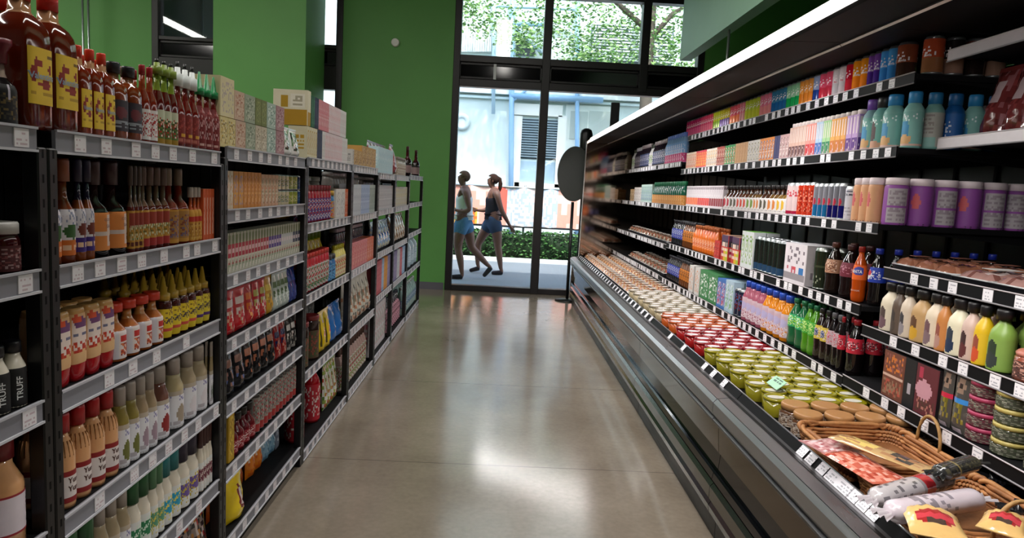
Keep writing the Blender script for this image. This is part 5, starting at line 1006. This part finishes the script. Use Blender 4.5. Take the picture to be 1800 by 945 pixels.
rnd_ = bot('meat_tub', 'round tub of pink meat', .1, .09, 'tall', '8c4c3c', 'b06c5c', .02, (.1, .8, ('5c342c', ('n', 0, 1, 0, 1, ['b88878', '3c2420', None], 0, 3))), ck='dome', cr=.048, cat='tub')
ybx = bx('slim yellow tag carton', 'b88c28', ['6c4c28', 'd8b040', None], w=.05, h=.085, d=.02, nm='tag_carton')
N(.955, 1.46, [(ybx, 1786, {'n': 1}), (rnd_, 1900)], 'fourth', 1771)
brb = box('meat_snack_carton', 'brown and orange snack carton', .13, .06, .17, ('6c3c2c', ('n', .05, .95, .55, .95, ['c8702c', '8c5048', None], 0, 2), ('r', 0, 1, .45, .5, 'c8a898'), ('n', .05, .95, .05, .4, ['a84c3c', '8c6c54', None], 0, 5)), '1c1618', '1c1618', cat='carton')
blb = box('meat_snack_carton', 'slim black snack carton', .06, .06, .17, ('121014', ('r', .4, .7, .3, .5, 'a8a0a8')), None, '121014', cat='carton')
bub = box('meat_snack_carton', 'burgundy and pink snack carton', .12, .06, .17, ('5c2028', ('e', .4, .5, .4, .2, 'c08c98'), ('n', .05, .95, .05, .35, ['a86c60', '4c2c24', None], 0, 3), ('r', .1, .3, .75, .95, 'a83048')), '1c1618', '1c1618', cat='carton')
def hpouch(d, c, n):
    b = bag('jerky_pouch', d, .1, .04, .2, ('4c4844', ('e', .5, .8, .28, .14, '8c7464'), ('e', .5, .8, .14, .08, '2c2420'), ('r', 0, 1, .5, .62, c), ('n', .1, .9, .2, .48, ['8c7c34', '6c6428', None], 0, 3), ('r', .2, .8, .02, .1, 'b8a8b0')), '1c1a1c', fin='glossy', seed=n)
    return b
N(.73, 1.44, [(brb, 1583, {'n': 1}), (blb, 1603, {'n': 1}), (bub, 1641, {'n': 1}), (hpouch('jerky pouch with red band', 'c02c44', 1), 1662, {'n': 1}), (hpouch('jerky pouch with blue band', '3c84c8', 2), 1688, {'n': 1})], 'bottom', 1547)
drkp = bag('jerky_pouch', 'dark upright jerky pouch', .1, .05, .19, ('1c1614', ('e', .5, .6, .3, .3, '3c2420'), ('n', .1, .9, .1, .9, ['54403c', None, None, None], 0, 3)), seed=4)
for i in range(7): put(drkp, (1.44 + .2 + .05 * (i % 3), 1.55 + .11 * i, .7315), PI, where=('bottom shelf, first cooler', 'R'), row='second row')
def tub(d, lidc, body): return bot('dip_tub', d, .105, .045, 'tall', body, lidc, .012, (.1, .9, (body, ('n', 0, 1, 0, 1, ['8c8c7c', '3c3830', None], 0, 3))), ck='wide', cr=.054, cat='tub')
tr_, ty_ = tub('low tub, magenta rimmed lid', 'a83c5c', '5c2430'), tub('low tub, cream rimmed lid', 'b8a860', '3c4430')
for j, (px, p, nm) in enumerate(((1722, tr_, 'first stack'), (1768, ty_, 'second stack'), (1830, ty_, 'third stack'))):
    y = ypx(px, 1.5, .73)
    for k in range(4): put(p, (1.515, y, .7315 + k * .0465), PI, where=('bottom shelf, first cooler', 'R'), row=('lowest', 'second', 'third', 'topmost')[k] + ' layer')
# deck: sandwiches, cups, jars
DZ = .6015
def on_deck(p, x, y, row, w='deck', merged=False, dz=0, rz=0, tilt=None, **k):
    i = 0 if y < YC[1] else 1 if y < YC[2] else 2 if y < YC[3] else 3
    return put(p, (x, y, DZ + dz), PI + rz, where=('deck, %s cooler' % ('first', 'second', 'third', 'fourth')[i], 'R'), row=row, merged=merged, tilt=tilt, **k)
ROWN = ['front row', 'second row', 'third row', 'fourth row', 'fifth row', 'sixth row']
sand = shell('wrapped_sandwich', 'clear-wrapped sandwich roll', .15, .13, .073, ('c09468', ('n', 0, 1, 0, 1, ['dcc0a0', 'a0704c', 'b85c40', None, 'd8ccc0'], 0, 5)), 'd8d0c8')
y = 5.75; k = 0
while y < 8.83:
    for c in range(3): on_deck(sand, 1.14 + c * .145, y, ROWN[c], merged=True)
    y += .158
cw = cup('fruit_cup', 'clear fruit cup, white lid', .096, .071, 'b0a080', 'a89c88', 'e4e0e0')
co_ = cup('fruit_cup', 'orange fruit cup, white sticker', .096, .071, 'b85420', 'b4501c', 'e4dcdc')
cr_ = cup('fruit_cup', 'red fruit cup, white sticker', .096, .071, '9c1c1c', '8c0c14', 'e4dce0')
cy = cup('fruit_cup', 'yellow-green fruit cup, pale sticker', .1, .073, '8c8420', '948c18', 'ccc8bc')
ya = ypx(1252, 1.12, .68); yb = ypx(1132, 1.12, .68)
y = 3.02; r = 0
Y1c = ypx(1372, 1.12, .68)
y = Y1c; NC = 6
while y < 5.62:
    p = cy if y < ya else cr_ if y < ya + .55 else co_ if y < ya + 1.05 else cw
    st = p.w * 1.01
    for c in range(NC):
        on_deck(p, 1.105 + c * st + (.03 if r % 2 else 0) , y, ROWN[c], merged=y > 4.4)
    y += st; r += 1
ck_ = box('price_card', 'pale green card standing on the fruit cups', .11, .004, .05, ('a8d8b8', ('t', .1, .9, .4, .9, '4c6c5c', 2)), None, 'a8d8b8', cat='card')
o = put(ck_, (1.13, Y1c + .12, .683), PI, tilt=(0, -.9, PI)); o['label'] = 'pale green card lying on the nearest yellow-green fruit cups'; o['group'] = ''
jr = bot('preserve_jar', 'glass jar with copper lid', .105, .085, 'jar', '5c3c28', 'b08050', .022, (.05, .8, ('8c7460', ('n', 0, 1, 0, 1, ['c8b8a8', '4c3428', None, 'a8a098'], 0, 3))), ck='wide', cr=.05, cat='jar')
for r in range(2):
    for c in range(5): on_deck(jr, 1.13 + c * .112, Y1c - .115 - r * .112, ROWN[c])
# ---------------------------------------------------------------- wicker baskets with meat packs on the nearest cooler's deck
def basket(x0, x1, y0, y1, label, h=.05, handles=()):
    t = empty('wicker_basket', ((x0 + x1) / 2, (y0 + y1) / 2, DZ)); tag(t, label, 'basket', 'wicker baskets on the nearest deck'); a, b = (x1 - x0) / 2, (y1 - y0) / 2
    m = MB('wicker'); m.box(-a * .92, a * .92, -b * .92, b * .92, .002, .01, '8a5a34', None, .003); m.build('bottom', t)
    m = MB('wicker')
    for k in range(int(h / .011)):
        z = .012 + k * .011; f = .93 + .07 * k / (h / .011); pts = []
        for i in range(72):
            c, s_ = sup(2 * PI * i / 72, 9); w_ = .004 * (1 if (i + k) % 2 else -1); pts.append((c * (a * f + w_) , s_ * (b * f + w_), z))
        m.tube(pts, .0062, ('a46c3e', '8e5830', 'b47c4a')[k % 3], 'wicker', 6, True)
    m.build('woven_side', t)
    m = MB('wicker'); n = 120
    for q in range(2):
        pts = [(sup(2 * PI * i / n, 9)[0] * a * 1.005 + .006 * math.cos(i * .7 + q * PI), sup(2 * PI * i / n, 9)[1] * b * 1.005, h + .012 + .006 * math.sin(i * .7 + q * PI)) for i in range(n)]
        m.tube(pts, .0075, ('b07a48', '9a6438')[q], 'wicker', 6, True)
    m.build('rim', t)
    for hk in handles:
        m = MB('wicker'); pts = []
        for i in range(17):
            q = PI * i / 16; c, zz = .06 * math.cos(q), h + .012 + .1 * math.sin(q) ** .8
            pts.append((a * hk, c, zz) if abs(hk) == 1 else (c, b * hk / 2, zz))
        m.tube(pts, .0055, 'a8804c', 'wicker', 7); m.build('handle', t)
    return t
BK = [(1.065, 1.415, 1.99, 2.37), (1.065, 1.415, 1.57, 1.965), (1.065, 1.415, 1.1, 1.545)]
basket(*BK[0], 'farther wicker basket holding salami and sliced meat packs', handles=(1,)); basket(*BK[1], 'middle wicker basket holding long sausage packs'); basket(*BK[2], 'nearest wicker basket holding cheese packs, cut by the picture edge', handles=(2,))
def lay(b, x, y, z, rz, lab, cat=None, ry=0, s=(1, 1, 1)):
    o = put(b, (x, y, DZ + z), 0, scale=s, tilt=(ry, 0, rz)); o['label'] = lab; o['group'] = 'meat packs in the wicker baskets'
    return o
def flat(nm, d, w, l, th, art, seed=1, seal=None, cat='meat pack'): return bag(nm, d, w, th, l, art, seal, flat=True, cat=cat, seed=seed, nu=12, nv=14)
sal = flat('salami_pack', '', .17, .26, .03, ('c08c8c', ('n', 0, 1, 0, 1, ['d8b0b0', 'a86468', 'e0ccd0', None], 0, 3), ('r', 0, .08, 0, 1, 'e0d8d8')), 2)
chs = flat('sliced_cheese_pack', '', .1, .34, .025, ('b89868', ('r', .15, .85, .1, .45, 'd8bc6c'), ('r', .2, .8, .6, .75, '3c3c38'), ('n', .1, .9, 0, 1, [None, None, 'a87c58'], 0, 2)), 3)
ham2 = flat('ham_pack', '', .16, .3, .035, ('c0604c', ('n', 0, 1, 0, 1, ['d88874', 'e0a898', 'a84434', None], 0, 5)), 4)
def at(px, py, z): v = onz(px, py, DZ + z); return v.x, v.y, z
lay(sal, *at(1470, 792, .068), .3, 'salami slices pack with white edge, in the farther wicker basket', s=(.72, .72, 1))
lay(chs, *at(1560, 808, .105), 2.05, 'long tan pack with yellow label, across the farther wicker basket', s=(1, .8, 1))
lay(ham2, *at(1520, 830, .068), 1.75, 'red sliced ham pack, nearer side of the farther wicker basket', s=(.75, .8, .8))
def sausage(nm, lab, x, y, z, rz, l, r, cols, art=None):
    t = empty(nm, (x, y, DZ + z), rz); tag(t, lab, 'sausage', 'meat packs in the wicker baskets'); n = 26
    prof = [(r * min(1, (math.sin(PI * min(max(i / n, .002), .998)) * 4)) ** .5 * (1 + .04 * hsh(i, 3)), (i / n - .5) * l) for i in range(n + 1)]
    m = MB('film'); m.lathe(prof, None, seg=20, sy=.8, art=cols); m.xform(Matrix.Translation((0, 0, r * .82)) @ Matrix.Rotation(PI / 2, 4, 'Z') @ Matrix.Rotation(PI / 2, 4, 'X')); m.build('wrapped_body', t)
    for sg in (-1, 1):
        m = MB('film'); m.grid(lambda u, v: ((v * .035 + l / 2 - .006) * 1, (u - .5) * (.03 + v * .03), r * .82 + .006 * math.sin(u * 19)), 12, 2, art or 'b8b0b4')
        if sg < 0: m.xform(Matrix.Rotation(PI, 4, 'Z'))
        m.build('twisted_end', t)
    return t
s1 = ('8c868a', ('r', 0, 1, .55, .64, 'b02c34'), ('n', 0, 1, .66, .95, ['8c8484', '4c4848', None, '6c6868'], 0, 2), ('r', 0, 1, .96, 1, '3c3c40'), ('r', 0, 1, .0, .5, 'b4aeb0'), ('n', 0, 1, .05, .45, ['6c686c', None, None], 0, 4))
s2 = ('c8bcc4', ('t', 0, 1, .15, .6, '8c848c', 8))
s3 = ('2c2c2c', ('n', 0, 1, 0, 1, ['3c3a38', '4c4838', None, None], 0, 6), ('r', 0, 1, .3, .33, '8c7c4c'))
def link(lab, p, q, z, r, art, end=None, k=1):
    a, b = Vector(at(*p, z)), Vector(at(*q, z)); m = (a + b) / 2; d = b - a
    sausage('sausage_pack', lab, m.x, m.y, z - r * .8, math.atan2(d.y, d.x), d.length * k, r, art, end)
link('long grey and white sausage pack with red band, middle wicker basket', (1534, 878), (1668, 838), .102, .032, s1)
link('long white printed sausage pack, nearer side of middle wicker basket', (1560, 902), (1722, 876), .104, .034, s2)
link('dark sausage pack with gold line, rear of middle wicker basket', (1650, 832), (1712, 812), .15, .026, s3, '2c2c2c')
link('black wrapped sausage pack lying beside the middle basket', (1775, 893), (1850, 905), .04, .035, ('16161a', ('n', 0, 1, 0, 1, ['24242a', None], 0, 2)), '202024')
link('black wrapped sausage pack lying behind the baskets', (1735, 838), (1835, 862), .04, .035, ('141418', ('n', 0, 1, 0, 1, ['2c2c34', None], 0, 5)), '202024')
chz = flat('cheese_pack', '', .17, .2, .05, ('d8b070', ('e', .5, .5, .36, .22, '9c2c2c'), ('e', .5, .62, .2, .1, '4c3c34'), ('r', .2, .8, .46, .54, 'c04048')), 6)
lay(chz, *at(1640, 944, .085), 1.2, 'yellow cheese pack with oval red print, far side of nearest basket', s=(.7, .7, 1))
lay(chz, *at(1762, 945, .085), .8, 'yellow cheese pack with red print, rear corner of nearest basket', s=(.55, .55, 1))
lay(chz, 1.25, 1.25, .06, 1.7, 'yellow cheese pack with red print, middle of nearest basket')
# ---------------------------------------------------------------- passers-by
def skin_mesh(verts, edges, radii, fin, col, sub=2, colfn=None):
    me = bpy.data.meshes.new('figure'); me.from_pydata(verts, edges, []); o = bpy.data.objects.new('figure', me); C.objects.link(o)
    md = o.modifiers.new('skin', 'SKIN'); md.use_smooth_shade = True
    for i, s_ in enumerate(me.skin_vertices[0].data):
        r = radii[i]; s_.radius = r if isinstance(r, tuple) else (r, r); s_.use_root = i == 0
    o.modifiers.new('sub', 'SUBSURF').levels = sub
    dg = bpy.context.evaluated_depsgraph_get(); ev = o.evaluated_get(dg); m2 = ev.to_mesh()
    mb = MB(fin); fs = [tuple(p.vertices) for p in m2.polygons]; vs = [tuple(v.co) for v in m2.vertices]
    cs = [colfn(sum((Vector(vs[k]) for k in f), Vector()) / len(f)) if colfn else col for f in fs]
    mb.add(vs, fs, cs, fin, True); ev.to_mesh_clear(); bpy.data.objects.remove(o); bpy.data.meshes.remove(me); return mb
def person(label, loc, J, skin, hair, hairkind, shirt, shorts, shoe, straps=True, rz=0, shirt_len=.0):
    """J: joints in metres, walking towards -x; z up from the ground"""
    t = empty('person', loc, rz); tag(t, label, 'person')
    V, E_, R = [], [], []
    def ch(pts, root=None):
        i0 = root
        for p, r in pts:
            V.append(p); R.append(r); i = len(V) - 1
            if i0 is not None: E_.append((i0, i))
            i0 = i
        return i0
    j = J; pel = ch([(j['pelvis'], (.16, .145))])
    waist = ch([(j['waist'], (.135, .125))], pel); chest = ch([(j['chest'], (.145, .14)), (j['neckbase'], (.1, .08))], waist)
    neck = ch([(j['neck'], .048), (j['jaw'], (.062, .058)), (j['head'], (.083, .075)), (j['crown'], (.06, .055))], chest)
    for s_ in ('a', 'b'):
        k = ch([(j['hip' + s_], .105), (j['thigh' + s_], .094), (j['knee' + s_], .064), (j['calf' + s_], .062), (j['ankle' + s_], .034), (j['heel' + s_], .034), (j['toe' + s_], .028)], pel)
        c = ch([(j['sh' + s_], .06), (j['el' + s_], .044), (j['fore' + s_], .04), (j['wr' + s_], .023), (j['palm' + s_], (.032, .02))], chest)
        d = (Vector(j['palm' + s_]) - Vector(j['wr' + s_])).normalized(); side = Vector((0, 1, 0)).cross(d).normalized()
        for q in range(4):
            b = Vector(j['palm' + s_]) + side * (q - 1.5) * .017 + d * .02; L_ = (.055, .068, .062, .048)[q]; curl = Vector((-.3, .5 if s_ == 'a' else -.5, 0))
            ch([(tuple(b), .009), (tuple(b + d * L_ * .5), .0085), (tuple(b + (d + curl * .4).normalized() * L_), .007)], c)
        b = Vector(j['palm' + s_]) - side * .03 - d * .02; ch([(tuple(b), .01), (tuple(b - side * .015 + d * .035), .008)], c)
    # nose
    h = Vector(j['head']); ch([(tuple(h + Vector((-.083, 0, -.015))), .012)], neck - 1)
    b = skin_mesh(V, E_, R, 'skin', skin); b.build('body', t)
    # face and ears
    for sy in (-1, 1):
        m = MB('glossy'); m.lathe([(.001, -.008), (.008, -.004), (.009, 0), (.008, .004), (.001, .008)], '2a1c18', seg=10); m.xform(Matrix.Translation(h + Vector((-.076, sy * .03, .012)))); m.build('eye', t)
        m = MB('skin'); m.lathe([(.004, -.025), (.014, -.012), (.017, .008), (.006, .024)], skin, seg=10, sx=.9, sy=.4); m.xform(Matrix.Translation(h + Vector((.008, sy * .079, -.01)))); m.build('ear', t)
    m = MB('skin'); m.tube([h + Vector((-.075, -.02, -.055)), h + Vector((-.083, 0, -.057)), h + Vector((-.075, .02, -.055))], .005, '8c4038'); m.build('mouth', t)
    m = MB('cloth'); c0 = h + Vector((.016, 0, .02)); vs, fs = [], []; nu, nv = 28, 18
    def hp(i, k):
        th, ph = PI * k / nv, 2 * PI * i / nu; rr = 1 + .03 * math.sin(ph * 9) * math.sin(th)
        return c0 + Vector((-.098 * math.sin(th) * math.cos(ph) * rr, .088 * math.sin(th) * math.sin(ph) * rr, .092 * math.cos(th)))
    for jj in range(nv):
        for i in range(nu):
            q = [hp(i, jj), hp(i + 1, jj), hp(i + 1, jj + 1), hp(i, jj + 1)]; c = sum(q, Vector()) / 4 - c0
            if c.x < -.035 and c.z < .045 or c.z < -.03 and c.x < .03: continue
            b0 = len(vs); vs += [tuple(p) for p in q] + [tuple(c0 + (p - c0) * .86) for p in q]; fs += [(b0, b0 + 3, b0 + 2, b0 + 1), (b0 + 4, b0 + 5, b0 + 6, b0 + 7)]
    m.add(vs, fs, hair, None, True)
    if hairkind == 'tail': m.tube([h + Vector(p) for p in ((.09, 0, .06), (.125, 0, .03), (.14, 0, -.05), (.135, 0, -.13), (.12, 0, -.21))], [.02, .032, .036, .03, .01], hair, None, 10)
    m.build('hair', t)
    # top
    sv = [j['waist'], j['chest'], tuple(Vector(j['neckbase']) - Vector((0, 0, .03))), tuple(Vector(j['waist']) - Vector((0, 0, .05 + shirt_len)))]; se = [(0, 1), (1, 2), (0, 3)]; sr = [(.15, .14), (.162, .155), (.1, .09), (.155, .145)]
    skin_mesh(sv, se, sr, 'cloth', shirt).build('tank_top', t)
    # shorts
    pv = [j['pelvis'], tuple(Vector(j['pelvis']) + Vector((0, 0, .12)))]; pe = [(0, 1)]; prr = [(.182, .165), (.155, .145)]
    for s_ in ('a', 'b'):
        a = Vector(j['hip' + s_]); bq = Vector(j['thigh' + s_]); pv += [tuple(a), tuple(a.lerp(bq, 1.15))]; pe += [(0, len(pv) - 2), (len(pv) - 2, len(pv) - 1)]; prr += [.13, .122]
    skin_mesh(pv, pe, prr, 'cloth', shorts).build('shorts', t)
    for s_ in ('a', 'b'):
        hl, to = Vector(j['heel' + s_]), Vector(j['toe' + s_]); dd = (to - hl).normalized()
        skin_mesh([tuple(hl - dd * .012), tuple(hl.lerp(to, .5)), tuple(to + dd * .03)], [(0, 1), (1, 2)], [.043, .041, .033], 'cloth', shoe).build('shoe', t)
    return t
A = dict(pelvis=(0, 0, .93), waist=(.01, 0, 1.08), chest=(0, 0, 1.27), neckbase=(.0, 0, 1.40), neck=(-.015, 0, 1.46), jaw=(-.045, 0, 1.515), head=(-.03, 0, 1.585), crown=(-.02, 0, 1.655),
 hipa=(-.02, -.09, .86), thigha=(-.05, -.1, .68), kneea=(-.06, -.1, .49), calfa=(-.02, -.1, .34), anklea=(.02, -.1, .1), heela=(.03, -.1, .045), toea=(-.13, -.1, .035),
 hipb=(.03, .09, .86), thighb=(.1, .09, .7), kneeb=(.14, .09, .5), calfb=(.27, .09, .37), ankleb=(.42, .09, .22), heelb=(.47, .09, .19), toeb=(.37, .09, .06),
 sha=(.03, -.17, 1.37), ela=(.1, -.22, 1.1), forea=(.02, -.22, 1.06), wra=(-.1, -.18, 1.08), palma=(-.16, -.16, 1.09),
 shb=(.0, .17, 1.37), elb=(-.02, .21, 1.1), foreb=(-.1, .2, 1.06), wrb=(-.2, .17, 1.1), palmb=(-.26, .15, 1.12))
B_ = dict(pelvis=(0, 0, .92), waist=(.0, 0, 1.07), chest=(-.01, 0, 1.26), neckbase=(-.01, 0, 1.39), neck=(-.03, 0, 1.45), jaw=(-.06, 0, 1.505), head=(-.045, 0, 1.575), crown=(-.035, 0, 1.645),
 hipa=(.03, -.09, .86), thigha=(.08, -.09, .68), kneea=(.1, -.09, .5), calfa=(.13, -.09, .34), anklea=(.17, -.09, .1), heela=(.2, -.09, .045), toea=(.04, -.09, .03),
 hipb=(-.03, .09, .86), thighb=(-.14, .09, .7), kneeb=(-.24, .09, .5), calfb=(-.24, .09, .36), ankleb=(-.23, .09, .14), heelb=(-.2, .09, .08), toeb=(-.34, .09, .035),
 sha=(.04, -.17, 1.36), ela=(.13, -.22, 1.1), forea=(.2, -.22, .98), wra=(.28, -.2, .85), palma=(.32, -.19, .79),
 shb=(.0, .17, 1.36), elb=(-.08, .2, 1.12), foreb=(-.16, .18, 1.06), wrb=(-.26, .14, 1.06), palmb=(-.32, .12, 1.07))
person('person with short hair in white tank top and blue shorts walking outside the glass', (-.58, 11.1, -.02), A, '6e4436', '5a4438', 'short', 'd8d4d4', '54789a', '24242a', shirt_len=.02)
person('person with ponytail in dark tank top and denim shorts walking outside the glass', (-.12, 11.9, -.02), B_, '6e4638', '3a2620', 'tail', '24242c', '3a4a64', '26222a')
finish_labels()
vs = S.view_settings; vs.view_transform = 'Standard'; vs.look = 'None'; vs.gamma = 1; vs.use_curve_mapping = False; vs.exposure = 0
